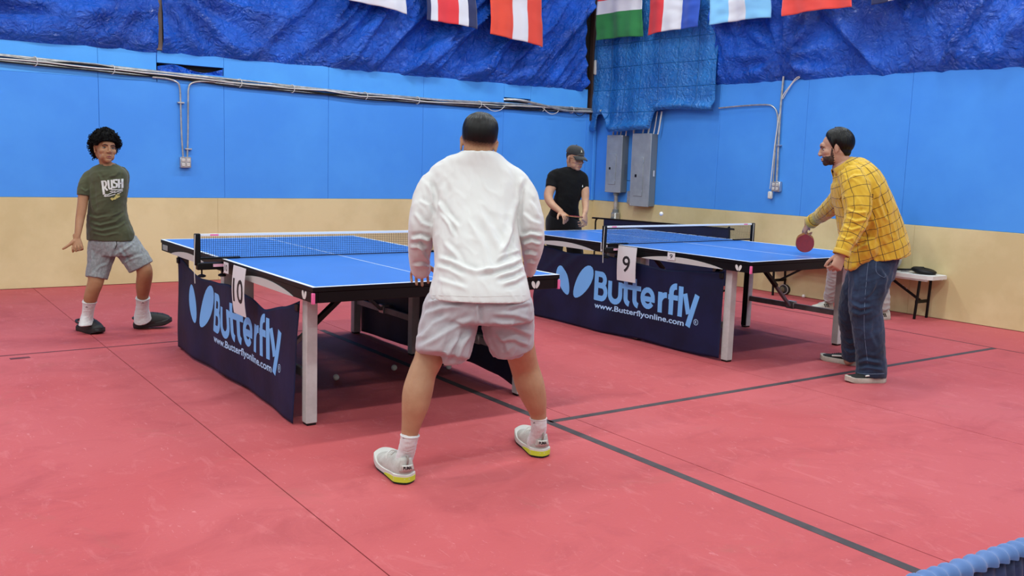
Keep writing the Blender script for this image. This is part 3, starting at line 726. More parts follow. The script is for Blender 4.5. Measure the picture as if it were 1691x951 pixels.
# front table, left side: sags between its three ties
zt10 = interp([.20, .45, .75, 1.04, 1.35, 1.6, 1.9, 2.2, 2.47], [.672, .60, .54, .575, .605, .583, .575, .61, .668])
zb10 = interp([.20, .5, 1.33, 2.47], [.004, .012, .02, .018])
f10 = lambda v, z: .004+.018*math.exp(-((v-.42)/.16)**2)*(1-z)+.022*fbm(v*1.6, z*1.2, 3, 2)*sstep(.0, .25, .67-z)+.01*math.sin(9*v+4*z)*sstep(.1, .5, z)*.8+.012*(1+math.sin(v*3.6+1))*(.6-z)
banner(tab10, 'left', 'navy banner with pale blue lettering on the left side of the front table', .275, 2.47, zt10, zb10, .045, f10)
zt9 = interp([.22, .5, .85, 1.2, 1.55, 2.0, 2.5], [.665, .64, .612, .63, .655, .63, .672])
zb9 = interp([.22, .7, 1.1, 1.6, 2.5], [.022, .006, .02, .004, .008])
f9 = lambda v, z: .004+.016*fbm(v*1.3+z*1.2, z*.5, 8, 2)+.010*math.exp(-((v+z*1.4-2.75)/.07)**2)+.008*math.exp(-((v+z*1.4-2.95)/.05)**2)+.02*math.exp(-((v-1.55)**2+(z-.1)**2)/.02)+.01*math.sin(5*v)*(.6-z)
banner(tab9, 'left', 'navy banner with pale blue lettering on the left side of the rear table', .275, 2.50, zt9, zb9, .045, f9)
ztr = interp([.25, .7, 1.2, 1.8, 2.5], [.66, .60, .62, .58, .66])
zbr = interp([.3, .55, .9, 1.3, 1.9, 2.5], [.012, .055, .07, .045, .02, .012])
fr = lambda v, z: .004+.025*math.sin(PI*max(0, min(1, (v-.3)/2.2)))*(.7-z)+.015*fbm(v*2, z, 5, 2)
banner(tab10, 'right', 'plain back of the navy banner on the far side of the front table', .24, 2.50, ztr, zbr, TW-.045, fr, text=False)

# ================================================================ BALLS, BENCH, BARRIERS
def ball(p, label, grp=None, mark_=True):
    t = thing('ping_pong_ball', label, 'ball', tuple(p), 0, grp)
    o = MB().ell((0, 0, 0), (.02, .02, .02), seg=20, ring=12).build('shell', m_ball, t)
    return t
for px, py, lab in ((555, 623, 'white ball under the front table, nearer the white leg'), (651, 607, 'white ball under the front table, behind the first one'), (741, 605, 'white ball at the right banner hem behind the standing player'),
                    (976, 536, 'white ball resting at the foot of the rear banner'), (1327, 489, 'white ball near the wall beyond the rear table')):
    q = onz(px, py, .02); ball(q, lab, 'loose balls on the floor')
ball(P3(1092, 353, 9.3), 'white ball in flight above the rear table')

# bench
BX, BY0, BY1, BZ = 8.60, 5.0, 7.08, .44
bn = thing('folding_bench', 'white plastic folding bench with black legs against the right wall', 'bench', (8.575, 6.05, 0), 0)
hl = (BY1-BY0)/2
seat = MB(); pr = [(-.15, -hl+.04), (-.12, -hl), (.12, -hl), (.15, -hl+.04), (.15, hl-.04), (.12, hl), (-.12, hl), (-.15, hl-.04)]
seat.prism(pr, BZ-.038, BZ, lambda x, y, z: (x, y, z)); seat.build('seat', m_white, bn, smooth=False)
for xr in (-.135, .115): MB().box((xr, -hl+.05, BZ-.055), (xr+.02, hl-.05, BZ-.038)).build('seat_rim', m_white, bn)
for e in (-1, 1):
    y = -hl+.17 if e < 0 else hl-.17
    for x in (-.10, .11):
        MB().tube([(x*.9, y+.02*e, BZ-.04), (x, y-.0*e, .0)], .0135, 10).build('leg', m_black, bn)
    MB().bar((-.095, y, .17), (.105, y, .17), .02, .03).build('leg_brace', m_black, bn)
    MB().bar((0.0, y, .17), (0.0, y-e*.42, BZ-.045), .022, .02).build('folding_strut', m_black, bn)
    for yr, zr in ((.16, .28), (.2, .305)): MB().ell((-.014, y-e*yr, zr), (.006, .006, .006), seg=8, ring=5).build('rivet', m_metal, bn)
# case on the bench
q = onz(1528, 449, BZ+.02)
pc_ = thing('racket_case', 'black padded racket case with a strap loop on the bench end', 'case', (8.60, BY0+.20, BZ))
mb = MB(); n = 18
for_r = []
for i in range(9):
    t_ = i/8; zz = .058*t_; k = math.sqrt(max(0, 1-(2*t_-1)**2))**.5*.99+.01
    for_r.append([(( .10*math.cos(a))*k*(1), (.125*math.sin(a))*k, zz+.012*math.sin(a)) for a in [2*PI*j/n for j in range(n)]])
mb.rings(for_r); mb.build('case_body', m_blackp, pc_)
MB().tube(smooth_path([(-.02, .11, .03), (-.06, .20, .02), (-.03, .29, .012), (.03, .29, .012), (.04, .2, .02), (.02, .13, .03)]), .009, 6).build('strap', m_blackp, pc_)
MB().box((-.03, .17, .003), (.03, .23, .02), b=.004).build('strap_tag', m_paper, pc_)
# small round bag under the bench
q = onz(1296, 486); bg = thing('drawstring_bag', 'small dark round bag with pale piping under the bench by the wall', 'bag', (q.x, q.y, 0))
MB().ell((0, 0, .058), (.045, .072, .058), seg=20, ring=12).build('bag_body', MAT('bag_dark', '#2a2622', .7), bg)
MB().tube([(-.030, .060*math.cos(a), .060+.052*math.sin(a)) for a in [2*PI*k/24 for k in range(24)]], .004, 6, closed=True).build('piping', m_arc, bg)
MB().ell((-.02, .01, .058), (.034, .045, .038), seg=16, ring=10).build('mesh_pocket', MAT('bag_tan', '#6b5f48', .8), bg)

# barrier behind the rear table
bA = Vector((7.786, 9.252, 0)); bB = Vector((8.195, 7.367, 0)); d_ = bB-bA
bar_ = thing('court_barrier', 'low dark navy court barrier with a black tube frame behind the rear table', 'barrier', tuple(bA), math.atan2(d_.y, d_.x))
Lb = d_.length
MB().tube(smooth_path([(0, 0, 0), (0, 0, .55), (0, 0, .68), (.03, 0, .715), (.09, 0, .72), (Lb-.09, 0, .72), (Lb-.03, 0, .715), (Lb, 0, .68), (Lb, 0, 0)], 5), .011, 8).build('frame', m_black, bar_)
MB().box((.13, -.006, .06), (Lb-.01, .006, .725), b=.002).build('fabric', m_navy, bar_)
for x in (.0, Lb): MB().bar((x, -.17, .012), (x, .17, .012), .02, .02).build('foot', m_black, bar_)

# pleated barrier at the near right
nb = thing('pleated_barrier', 'blue pleated court barrier at the near right corner', 'barrier', (2.3, .80, 0), math.radians(-3.0))
m_pleat = MAT('pleated_navy', '#1A2C5C', .7, sheen=.2, noise_col='#14234c', nscale=30); m_pleat_lit = MAT('pleat_lit_top', '#46689F', .7, sheen=.2)  # second is the same cloth, light on its upward rim painted in as paler blue
def plf(x): return .006+.014*(.5+.5*math.sin(x*2*PI/.034+1.4*math.sin(x*23)))*(0.7+.3*math.sin(x*41))
def pl(u, v):
    x = -1.0+2.0*u; z = .70*v+.01
    y = -plf(x)*(1-.55*sstep(.93, 1, v))-.018*(1-v)*math.sin(x*60)
    return (x, y, z)
MB().grid(pl, 420, 14).build('front_pleats', m_pleat, nb, angle=None, solid=.002)
MB().grid(lambda u, v: (-1+2*u, -pl(u, v)[1], .70*v+.01), 420, 14).build('back_pleats', m_pleat, nb, angle=None, solid=.002)
def topband(u, a):
    x = -1+2*u; an = PI*(a*1.1-.05); r = .019+.004*math.sin(x*2*PI/.034+1.4*math.sin(x*23)+.6)
    return (x, -r*math.cos(an), .705+r*.9*math.sin(an))
MB().grid(topband, 420, 10).build('top_band', m_pleat_lit, nb, angle=None)
MB().tube([(-1, 0, .705), (1, 0, .705)], .012, 8).build('frame_tube', m_black, nb)
for x in (-.98, .98): MB().tube([(x, 0, .70), (x, 0, .02)], .012, 8).build('upright', m_black, nb); MB().bar((x, -.15, .012), (x, .15, .012), .02, .02).build('foot', m_black, nb)

# ================================================================ PEOPLE: tools
def dep(p): return (Vector(p)-CP).dot(CF)
def topx(V):
    V = np.asarray(V)-np.array(CP); z = V@np.array(CF)
    return 845.5+FOC*(V@np.array(CR))/z, 475.5-FOC*(V@np.array(CU))/z
def crom(a, n=4):
    a = np.array(a, float); out = []
    for i in range(len(a)-1):
        p0 = a[max(i-1, 0)]; p1 = a[i]; p2 = a[i+1]; p3 = a[min(i+2, len(a)-1)]
        for k in range(n):
            t = k/n; out.append(.5*(2*p1+(p2-p0)*t+(2*p0-5*p1+4*p2-p3)*t*t+(3*p1-p0-3*p2+p3)*t**3))
    return np.array(out+[a[-1]])
def loft(mb, pts, ra, rb, side=None, n=20, cap=1., sq=1., tan=None):
    """closed tube through 3d points; ra along the 'side' direction, rb across it; round caps"""
    N = len(pts); R = []
    pts = [Vector(p) for p in pts]
    def ring(c, t, a, b, sd):
        x = (sd - t*sd.dot(t))
        if x.length < 1e-5: x = t.orthogonal()
        x.normalize(); y = t.cross(x); r = []
        for k in range(n):
            an = 2*PI*k/n; ca, sa = math.cos(an), math.sin(an)
            r.append(c+x*(a*math.copysign(abs(ca)**sq, ca))+y*(b*math.copysign(abs(sa)**sq, sa)))
        return r
    for i in range(N):
        t = (pts[min(i+1, N-1)]-pts[max(i-1, 0)]).normalized()
        if tan is not None: t = (t*.15+tan*.85).normalized()
        sd = Vector(side[i]) if isinstance(side, list) else (Vector(side) if side is not None else t.cross(CF))
        if i == 0 and cap:
            for q in (.98, .8, .5): h = math.sqrt(1-q*q); R.append(ring(pts[0]-t*cap*q*min(ra[0], rb[0]), t, ra[0]*h, rb[0]*h, sd))
        R.append(ring(pts[i], t, ra[i], rb[i], sd))
        if i == N-1 and cap:
            for q in (.5, .8, .98): h = math.sqrt(1-q*q); R.append(ring(pts[i]+t*cap*q*min(ra[i], rb[i]), t, ra[i]*h, rb[i]*h, sd))
    return mb.rings(R)
def plimb(mb, rows, n=20, cap=1., sub=4, sq=1., side=None):
    """rows: (px, py, depth, full width in px, thickness ratio) traced at real depths"""
    a = crom(rows, sub); pts = [P3(r[0], r[1], r[2]) for r in a]
    ra = [r[3]*r[2]/FOC/2 for r in a]; rb = [x*r[4] for x, r in zip(ra, a)]
    return loft(mb, pts, ra, rb, side, n, cap, sq)
def ptorso(mb, rows, n=28, sub=4, sq=.9, cap=.4, side=None):
    """rows: (py, x left, x right, depth, thickness in m): horizontal-ish sections, width along the view's right"""
    a = crom(rows, sub); pts = [P3((r[1]+r[2])/2, r[0], r[3]) for r in a]
    ra = [(r[2]-r[1])*r[3]/FOC/2 for r in a]; rb = [r[4]/2 for r in a]
    return loft(mb, pts, ra, rb, side if side is not None else CR, n, cap, sq, Vector((0, 0, -1)))
def remesh(mb, vox, sm=3, fac=.5):
    me = bpy.data.meshes.new('tmp'); me.from_pydata([tuple(v) for v in mb.v], [], mb.f)
    bm = bmesh.new(); bm.from_mesh(me); bmesh.ops.recalc_face_normals(bm, faces=bm.faces[:]); bm.to_mesh(me); bm.free()
    o = bpy.data.objects.new('tmp', me); COL.objects.link(o)
    r = o.modifiers.new('r', 'REMESH'); r.mode = 'VOXEL'; r.voxel_size = vox
    if sm: s = o.modifiers.new('s', 'SMOOTH'); s.factor = fac; s.iterations = sm
    ev = o.evaluated_get(bpy.context.evaluated_depsgraph_get()); m2 = bpy.data.meshes.new_from_object(ev)
    V = np.empty(len(m2.vertices)*3); m2.vertices.foreach_get('co', V); V = V.reshape(-1, 3)
    Nn = np.empty(len(m2.vertices)*3); m2.vertex_normals.foreach_get('vector', Nn) if hasattr(m2, 'vertex_normals') else m2.vertices.foreach_get('normal', Nn)
    F = [tuple(p.vertices) for p in m2.polygons]
    bpy.data.objects.remove(o); bpy.data.meshes.remove(me); bpy.data.meshes.remove(m2)
    return V, Nn.reshape(-1, 3), F
def segdist(X, Y, pl):
    best = np.full(X.shape, 1e9); tt = np.zeros(X.shape); sgn = np.zeros(X.shape)
    L = 0; n = len(pl)-1
    for i in range(n):
        (ax, ay), (bx, by) = pl[i], pl[i+1]; dx, dy = bx-ax, by-ay; l2 = dx*dx+dy*dy
        t = np.clip(((X-ax)*dx+(Y-ay)*dy)/l2, 0, 1); ex = X-ax-t*dx; ey = Y-ay-t*dy; d = np.hypot(ex, ey)
        m = d < best; best[m] = d[m]; tt[m] = ((i+t)/n)[m]; sgn[m] = np.sign(ex*dy-ey*dx)[m]
    return best*sgn, tt
def creases(V, N, lst):
    """raise ridges with a valley on one side along lines; real relief on the side seen"""
    X, Y = topx(V); face = np.clip(-(N@np.array(CF))*1.5, 0, 1); h = np.zeros(len(V))
    for pl, w, amp in lst:
        d, t = segdist(X, Y, pl); e = np.clip(np.sin(PI*t)*1.6, 0, 1)*(np.abs(d) < 4*w)
        h += e*amp*(np.exp(-(d/w)**2)-.8*np.exp(-((d-1.7*w)/(1.2*w))**2))
    return h*face
def nz(V, sc, seed=0, o=3, st=(1, 1, 1)):
    s = np.array(st)*sc; W = V*s+seed*3.17
    return np.array([noise.fractal(Vector(w), 1., 2., o) for w in W])
def aniso(V, axis, wl, stretch, seed=0):
    """folds running along 'axis'"""
    a = np.array(Vector(axis).normalized()); al = V@a; per = V-np.outer(al, a); W = per/wl+np.outer(al, a)/(wl*stretch)+seed*2.3
    f = np.array([noise.fractal(Vector(w), 1., 2., 2) for w in W]); return 1-np.minimum(1, np.abs(f)*2.4)
def mesh_obj(name, V, F, mats, parent, loc, mi=None, uv=None, smooth=True, kind=None):
    me = bpy.data.meshes.new(name); me.from_pydata([tuple(v) for v in (np.asarray(V)-np.array(loc))], [], F)
    for m in (mats if isinstance(mats, (list, tuple)) else [mats]): me.materials.append(m)
    if mi is not None: me.polygons.foreach_set('material_index', [int(i) for i in mi])
    if uv is not None:
        at = me.attributes.new('fabric', 'FLOAT_VECTOR', 'POINT'); at.data.foreach_set('vector', np.asarray(uv, float).ravel())
    me.polygons.foreach_set('use_smooth', [smooth]*len(F)); me.update()
    o = bpy.data.objects.new(name, me); COL.objects.link(o); o.parent = parent
    if kind: o['kind'] = kind
    return o
def bvh(V, F): return BVHTree.FromPolygons([Vector(v) for v in V], F)
def decal(name, V2, F2, fn2px, bv, m, parent, loc, lift=.0012):
    """print on cloth: 2d artwork laid on the surface met from the side seen"""
    out = []; last = None
    for p in V2:
        px, py = fn2px(*p); r = ray(px, py).normalized(); h = bv.ray_cast(CP, r)
        q = h[0] - r*lift if h[0] is not None else (last or CP+r*4); last = q; out.append(tuple(q))
    return mesh_obj(name, out, F2, m, parent, loc)
def frame(fwd, up):
    y = Vector(fwd).normalized(); x = y.cross(Vector(up)).normalized(); z = x.cross(y); return Matrix((x, y, z)).transposed()

# ---- heads.  local axes: x to the subject's right, y forward, z up, origin between the ears
def head_mb(H, c, s=1., neck=None, nr=.056, jaw=1., nose=1.):
    mb = MB(); M = H*s
    def E(p, r, rot=None): mb.ell(c+H@(Vector(p)*s), Vector(r)*s, H if rot is None else H@rot, 20, 14)
    E((0, -.014, .030), (.076, .096, .086)); E((0, .022, -.015), (.064, .070, .088)); E((0, .030, -.064), (.051*jaw, .060, .045))
    E((0, .070, -.089), (.027*jaw, .021, .021)); E((0, -.03, -.03), (.062, .062, .06))
    for k in (-1, 1):
        E((k*.038, .056, -.022), (.026, .028, .026)); E((k*.036, .045, -.058), (.020*jaw, .034, .032))
        E((k*.0765, -.008, -.008), (.0055, .017, .029), Matrix.Rotation(-k*.42, 3, 'Z')@Matrix.Rotation(k*.12, 3, 'Y')); E((k*.0735, .000, -.032), (.005, .009, .010))
        E((k*.0105*nose, .101, -.031), (.0075, .010, .007)); E((k*.03, .073, .022), (.020, .014, .010))
    E((0, .076, .032), (.046, .022, .022))
    pts = [c+H@(Vector(p)*s) for p in ((0, .086, .012), (0, .097, -.008), (0, .1075, -.026), (0, .102, -.033))]
    loft(mb, pts, [r*s for r in (.008, .0085, .0105, .009)], [r*s for r in (.011, .012, .011, .008)], H.col[0], 12)
    E((0, .0915, -.0585), (.023, .011, .0065)); E((0, .0895, -.0700), (.020, .011, .0065))
    if neck is not None:
        a = c+H@Vector((0, -.022, -.05))*s; b = Vector(neck); 
        loft(mb, [a, a.lerp(b, .5), b], [nr*s, nr*s*.98, nr*s*1.12], [nr*s*1.05, nr*s, nr*s*1.12], H.col[0], 20)
    return mb
def head_fin(V, N, H, c, s=1.):
    """press in the eye sockets and the line of the mouth"""
    Hm = np.array(H); L = (V-np.array(c))@Hm/s
    for k in (-1, 1):
        d = (L-np.array((k*.031, .082, .001)))/np.array((.017, .03, .010)); w = np.exp(-(d**2).sum(1))*(L[:, 1] > .03)
        V = V-np.outer(w*.009*s, Hm[:, 1])
        d = (L-np.array((k*.079, .0, -.010)))/np.array((.02, .009, .018)); w = np.exp(-(d**2).sum(1)); V = V-np.outer(w*.004*s*k, Hm[:, 0])
    d = (L-np.array((0, .1, -.0645)))/np.array((.026, .03, .0028)); w = np.exp(-(d**2).sum(1))*(L[:, 1] > .05)
    return V-np.outer(w*.005*s, Hm[:, 1]), L
def eyes(t, loc, H, c, s=1., open_=1.):
    for k in (-1, 1):
        p = c+H@(Vector((k*.031, .0705, .001))*s)-Vector(loc)
        e = MB().ell(p, (.0120*s, .0125*s, .0085*s*open_), H, 14, 10).build('eye', m_eye, t)
        q = c+H@(Vector((k*.031, .0785, .0005))*s)-Vector(loc)
        MB().ell(q, (.0062*s, .0048*s, .0058*s*open_), H, 12, 8).build('iris', m_iris, e)
        # upper lid
        MB().tube([c+H@(Vector((k*.031+x, .0835-abs(x)*.35, .0075*open_+.001-abs(x)*.2))*s)-Vector(loc) for x in (-.014, -.007, 0, .007, .014)], [.0012*s, .002*s, .0024*s, .002*s, .0012*s], 6).build('eyelid', m_brow, t)
def brows(t, loc, H, c, bv, m, s=1., drop=0., th=.0034):
    for k in (-1, 1):
        pts = []
        for x, z in ((.012, .018), (.022, .0225), (.034, .0235), (.046, .018)):
            o_ = c+H@(Vector((k*x, .2, z-drop*(.046-x)/.034))*s); h = bv.ray_cast(o_, -H.col[1]); 
            if h[0] is not None: pts.append(h[0]-Vector(loc))
        if len(pts) > 2: MB().tube(smooth_path(pts, 3), th*s, 6).build('eyebrow', m, t)
def hair_shell(t, loc, H, c, bv, m, lim, thick, s=1., seed=1, nu=96, nv=34, disp=None, name='hair', cen=(0, -.012, .028), solid=True):
    """cap of hair from the crown down to elevation lim(az), resting on the head mesh"""
    C0 = c+H@(Vector(cen)*s); vs = []; mb = MB()
    def pt(az, e, th):
        d = H@Vector((math.sin(az)*math.cos(e), math.cos(az)*math.cos(e), math.sin(e)))
        h = bv.ray_cast(C0+d*.28, -d)
        r = (h[0]-C0).length if h[0] is not None else .09*s
        r = min(r, .112*s)
        return C0+d*(r+th)-Vector(loc)
    rings = []
    for j in range(nv+1):
        v = j/nv; ring = []
        for i in range(nu):
            az = 2*PI*i/nu; e1 = lim(az if az < PI else az-2*PI); e = PI/2-.001-(PI/2-e1)*v
            th = thick(az if az < PI else az-2*PI, v)
            if disp: th += disp(az, v)
            ring.append(pt(az, e, th))
        rings.append(ring)
    rings.append([pt(2*PI*i/nu, lim((2*PI*i/nu) if 2*PI*i/nu < PI else 2*PI*i/nu-2*PI), -.006) for i in range(nu)])
    mb.rings(rings, cap=False)
    return mb.build(name, m, t, angle=None)

# ---- hands.  local axes: y to the fingers, x to the thumb side, z out of the back of the hand
def hand_mb(mb, M, w, curl, spread=.10, s=1., thumb=(.6, .5, .3), tcurl=.3, flip=1):
    """w = wrist point, M = 3x3 frame; curl = per finger (a, b, c) bends toward the palm"""
    w = Vector(w)
    def T(p): return w+M@(Vector((p[0]*flip, p[1], p[2]))*s)
    sx_ = M.col[0]
    loft(mb, [T((0, -.03, 0)), T((0, 0, 0)), T((.0, .03, 0)), T((0, .065, -.001)), T((0, .092, -.002))], [x*s for x in (.027, .027, .034, .040, .041)], [x*s for x in (.020, .018, .017, .015, .012)], sx_, 18, .7)
    for k, (x0, L, r, y0) in enumerate(((-.031, (.030, .020, .016), .0078, .086), (-.0105, (.038, .025, .018), .0085, .093), (.0105, (.042, .028, .019), .0088, .095), (.031, (.038, .025, .018), .0086, .091))):
        a = curl[k]; sp = (k-1.5)*spread; p = Vector((x0, y0-.014, -.003)); ang = 0; pts = [p.copy()]; d0 = Vector((math.sin(sp), math.cos(sp), 0)); rs = [r*1.05]
        for l, b in zip((.014,)+L, (0,)+tuple(a)):
            ang += b; d = Vector((d0.x*math.cos(ang), d0.y*math.cos(ang), -math.sin(ang))); p = p+d*l*.5; pts.append(p.copy()); rs.append(r*.98); p = p+d*l*.5; pts.append(p.copy()); rs.append(r)
        rs = [r_*(1-.16*i/len(rs)) for i, r_ in enumerate(rs)]
        loft(mb, [T(q) for q in pts], [x*s for x in rs], [x*s*.95 for x in rs], sx_, 10)
    d = Vector(thumb).normalized(); p = Vector((.022, .018, -.006)); pts = [p]; 
    d2 = (d+Vector((-.5*tcurl, .6*tcurl, -.6*tcurl))).normalized(); d3 = (d2+Vector((-.7*tcurl, .5*tcurl, -.5*tcurl))).normalized()
    pts = [p, p+d*.022, p+d*.042, p+d*.042+d2*.016, p+d*.042+d2*.032, p+d*.042+d2*.032+d3*.024]
    loft(mb, [T(q) for q in pts], [x*s for x in (.016, .0145, .0115, .0108, .0105, .0085)], [x*s for x in (.014, .0125, .0105, .010, .0095, .0078)], sx_, 12)
    return mb

# ---- shoes.  local axes: y heel to toe, z up, origin at the back of the heel on the ground
def shoe_upper(L, W, prof, n=24, m=26, zb=.018):
    """prof(t) -> (half width scale, top height)"""
    rings = []
    for i in range(m+1):
        t = i/m; tt = .5-.5*math.cos(PI*t); y = L*(.015+.97*tt)
        hw, zt = prof(tt); e = max(.02, min(1, math.sin(PI*min(1, max(0, tt)))*3.2)**.55); hw *= W/2*e; zt = zb+(zt-zb)*max(.12, min(1, e*1.05)); r = []
        xo = .010*math.sin(PI*tt)*0
        for k in range(n):
            a = 2*PI*k/n; ca, sa = math.cos(a), math.sin(a)
            x = hw*math.copysign(abs(ca)**.75, ca)*(1-.18*max(0, sa)); z = zb+(zt-zb)*(max(0, sa)**.8) if sa > 0 else zb+.010*sa
            r.append(Vector((x+xo, y, z)))
        rings.append(r)
    return rings
def sole_rings(L, W, z0, z1, grow=1.04, n=52, hwf=None, curve=lambda t: 0, zt=None):
    hwf = hwf or (lambda u: float(np.interp(u, [0, .15, .4, .68, .88, 1], [.76, .8, .84, 1.0, .93, .72])))
    def outline(g):
        out = []
        for k in range(n):
            a = 2*PI*(k+.5)/n; t = .5-.5*math.cos(a); s_ = 1 if math.sin(a) >= 0 else -1
            e = max(.02, min(1, math.sin(PI*t)*3.2)**.55)
            out.append((s_*W/2*hwf(t)*e*g, L*(.015+.97*t)+(t-.5)*(g-1)*L*.5, t))
        return out
    R = []
    for z, g in ((z0, grow*.96), (z0+.003, grow), ((z0+z1)/2, grow*1.01), (z1-.002, grow), (z1, grow*.96)):
        R.append([Vector((x, y, z0+curve(t)+(z-z0)*((zt(t) if zt else 1)))) for x, y, t in outline(g)])
    return R
def place(o, pos, yaw_dir, pitch=0., roll=0., sc=1.):
    d = Vector((yaw_dir[0], yaw_dir[1], 0)).normalized(); rz = math.atan2(-d.x, d.y)
    o.matrix_local = Matrix.Translation(Vector(pos)) @ Matrix.Rotation(rz, 4, 'Z') @ Matrix.Rotation(pitch, 4, 'X') @ Matrix.Rotation(roll, 4, 'Y') @ Matrix.Scale(sc, 4)
    return o
def shoe_root(t, name, loc, pos, toe, pitch=0.):
    """the shoe's upper is the part; sole, laces, tabs are its sub-parts"""
    return None

m_eye = MAT('eye_white', '#BDB9B2', .25); m_iris = MAT('iris_dark', '#1d120c', .2); m_brow = MAT('brow_hair', '#120e0c', .8)
m_hairb = MAT('black_hair', '#080707', .42, spec=.22, bump=.6, bscale=60, stretch=(1, 1, .25))
m_hairc = MAT('curly_hair', '#090808', .75, spec=.12, bump=.8, bscale=70)
def skin(name, c, c2): 
    m = MAT(name, c, .52, spec=.4, noise_col=c2, nscale=14, ndetail=4, bump=.06, bscale=120, ramp=(.3, .7)); b = m.node_tree.nodes['Principled BSDF']
    b.inputs['Subsurface Weight'].default_value = .08; b.inputs['Subsurface Radius'].default_value = (.01, .004, .002); return m
sk_a = skin('skin_back_player', '#B28C6C', '#A67C5E'); sk_k = skin('skin_young_player', '#A67A5A', '#986C4C')
sk_y = skin('skin_yellow_player', '#B08874', '#A47A66'); sk_b = skin('skin_cap_player', '#BA9074', '#AC8064')

# ================================================================ PLAYER IN WHITE, seen from behind
def clothuv(V, chains):
    """fabric coordinates: around and along the nearest of several limb chains (list of (points, radius))"""
    V = np.asarray(V); best = np.full(len(V), 1e9); uv = np.zeros((len(V), 3))
    for ci, (pts, rad, sidev) in enumerate(chains):
        acc = 0.
        for i in range(len(pts)-1):
            a = np.array(pts[i]); b = np.array(pts[i+1]); d = b-a; L = np.linalg.norm(d); d = d/L
            tt = np.clip((V-a)@d, 0, L); q = V-a-np.outer(tt, d); r = np.linalg.norm(q, axis=1)/rad
            x = np.array(sidev, float); x = x-d*(x@d); x /= np.linalg.norm(x); y = np.cross(d, x)
            ang = np.arctan2(q@y, q@x); m = r < best
            best[m] = r[m]; uv[m, 0] = (ang*rad)[m]; uv[m, 1] = (acc+tt)[m]; uv[m, 2] = ci; acc += L
    return uv
HC = P3(791, 237, 4.36)
toeL = onz(640, 775); heelL = onz(667, 799)
rootA = Vector((*(onz(660, 800)+onz(890, 757)).xy*.5, 0))
A = thing('person', 'player seen from behind in a white long-sleeved top and pale grey shorts, knees bent', 'person', rootA)
LA = rootA
m_wshirt = MAT('white_jersey', '#C6C5C3', .78, sheen=.25, spec=.25, bump=.10, bscale=14)
m_shorts = MAT('pale_grey_shorts', '#A8A4A8', .75, sheen=.25, spec=.25, bump=.14, bscale=16, noise_col='#A09BA0', nscale=5)
m_sock = MAT('white_sock', '#CFCECE', .85, sheen=.3, bump=.35, bscale=90, stretch=(1, 1, .2))
m_shoew = MAT('offwhite_knit', '#BAB7B0', .7, bump=.2, bscale=90, noise_col='#AEAAA4', nscale=20); m_shoeg = MAT('grey_overlay', '#8f8b84', .7)
m_mid = MAT('white_foam', '#CAC8C2', .55); m_lime = MAT('lime_foam', '#C2D038', .55); m_outs = MAT('black_rubber', '#0b0b0c', .7)
# ---- body: torso core, then arms, legs and head as finer pieces of the same mesh
pieces = []
core = MB()
ptorso(core, [(262, 768, 812, 4.36, .12), (280, 735, 846, 4.34, .16), (320, 728, 848, 4.30, .2), (400, 728, 850, 4.20, .2), (470, 722, 862, 4.14, .22), (520, 715, 865, 4.10, .22)])
for rows in ([(750, 510, 4.09, 60, 1), (730, 555, 4.08, 44, 1)], [(828, 510, 4.12, 60, 1), (848, 555, 4.2, 44, 1)], [(735, 295, 4.32, 30, 1), (702, 350, 4.26, 26, 1), (696, 395, 4.26, 24, 1)], [(840, 295, 4.34, 30, 1), (870, 350, 4.28, 26, 1), (878, 400, 4.28, 24, 1)]): plimb(core, rows)
V, N, F = remesh(core, .014, 2); pieces.append((V, F))
legs = MB()
plimb(legs, [(718, 560, 4.10, 54, 1), (707, 595, 4.09, 48, 1), (698, 615, 4.08, 46, 1.02), (690, 645, 4.07, 50, 1.05), (686, 668, 4.07, 46, 1.1), (681, 692, 4.08, 36, 1.05), (677, 712, 4.09, 29, 1.05), (674, 735, 4.10, 25, 1.1), (668, 757, 4.14, 24, 1.1), (665, 768, 4.16, 22, 1.2)])
V, N, F = remesh(legs, .006, 3); 
V = V+N*(.0025*creases(V, N, [])[:, None]) if False else V
pieces.append((V, F))
legs = MB()
plimb(legs, [(852, 550, 4.24, 56, 1), (860, 582, 4.32, 50, 1), (866, 605, 4.38, 47, 1.02), (875, 635, 4.41, 48, 1.05), (883, 660, 4.44, 40, 1.08), (888, 680, 4.47, 29, 1.05), (890, 700, 4.49, 24, 1.1), (887, 718, 4.53, 22, 1.1), (883, 728, 4.56, 21, 1.1)])
V, N, F = remesh(legs, .006, 3); pieces.append((V, F))
# head
Hh = frame(CF.xy.to_3d()*1.0+Vector((0, 0, -.10)), Vector((0, 0, 1))+CR*.10); 
mbh = head_mb(Hh, HC, 1.08, P3(789, 272, 4.37), .062, jaw=1.1)
V, N, F = remesh(mbh, .0035, 3); V, Lh = head_fin(V, N, Hh, HC, 1.08); pieces.append((V, F)); headA = bvh(V, F)
# fade of the cropped hair: vertices on the back and sides of the head
# hands
hmb = MB()
wl_ = P3(696, 437, 4.42); Mh = frame((P3(689.5, 449, 4.58)-wl_), CU*.9-CF*.2)
loft(hmb, [P3(695, 410, 4.3), wl_], [.034, .027], [.03, .022], CR)
hand_mb(hmb, Mh, wl_, [(.7, .7, .5), (.7, .6, .5), (.65, .6, .5), (.5, .5, .4)], .14, 1.0, thumb=(.9, .5, -.3), flip=1)
wr_ = P3(876, 440, 4.42); Mr = frame((P3(868, 462, 4.54)-wr_), -CF+CR*.5)
loft(hmb, [P3(878, 405, 4.3), wr_], [.034, .027], [.03, .022], CR)
hand_mb(hmb, Mr, wr_, [(1.2, 1.3, .7)]*3+[(.9, 1.1, .6)], .08, 1.0, thumb=(.7, .6, -.5), flip=-1)
V, N, F = remesh(hmb, .0034, 2); pieces.append((V, F))
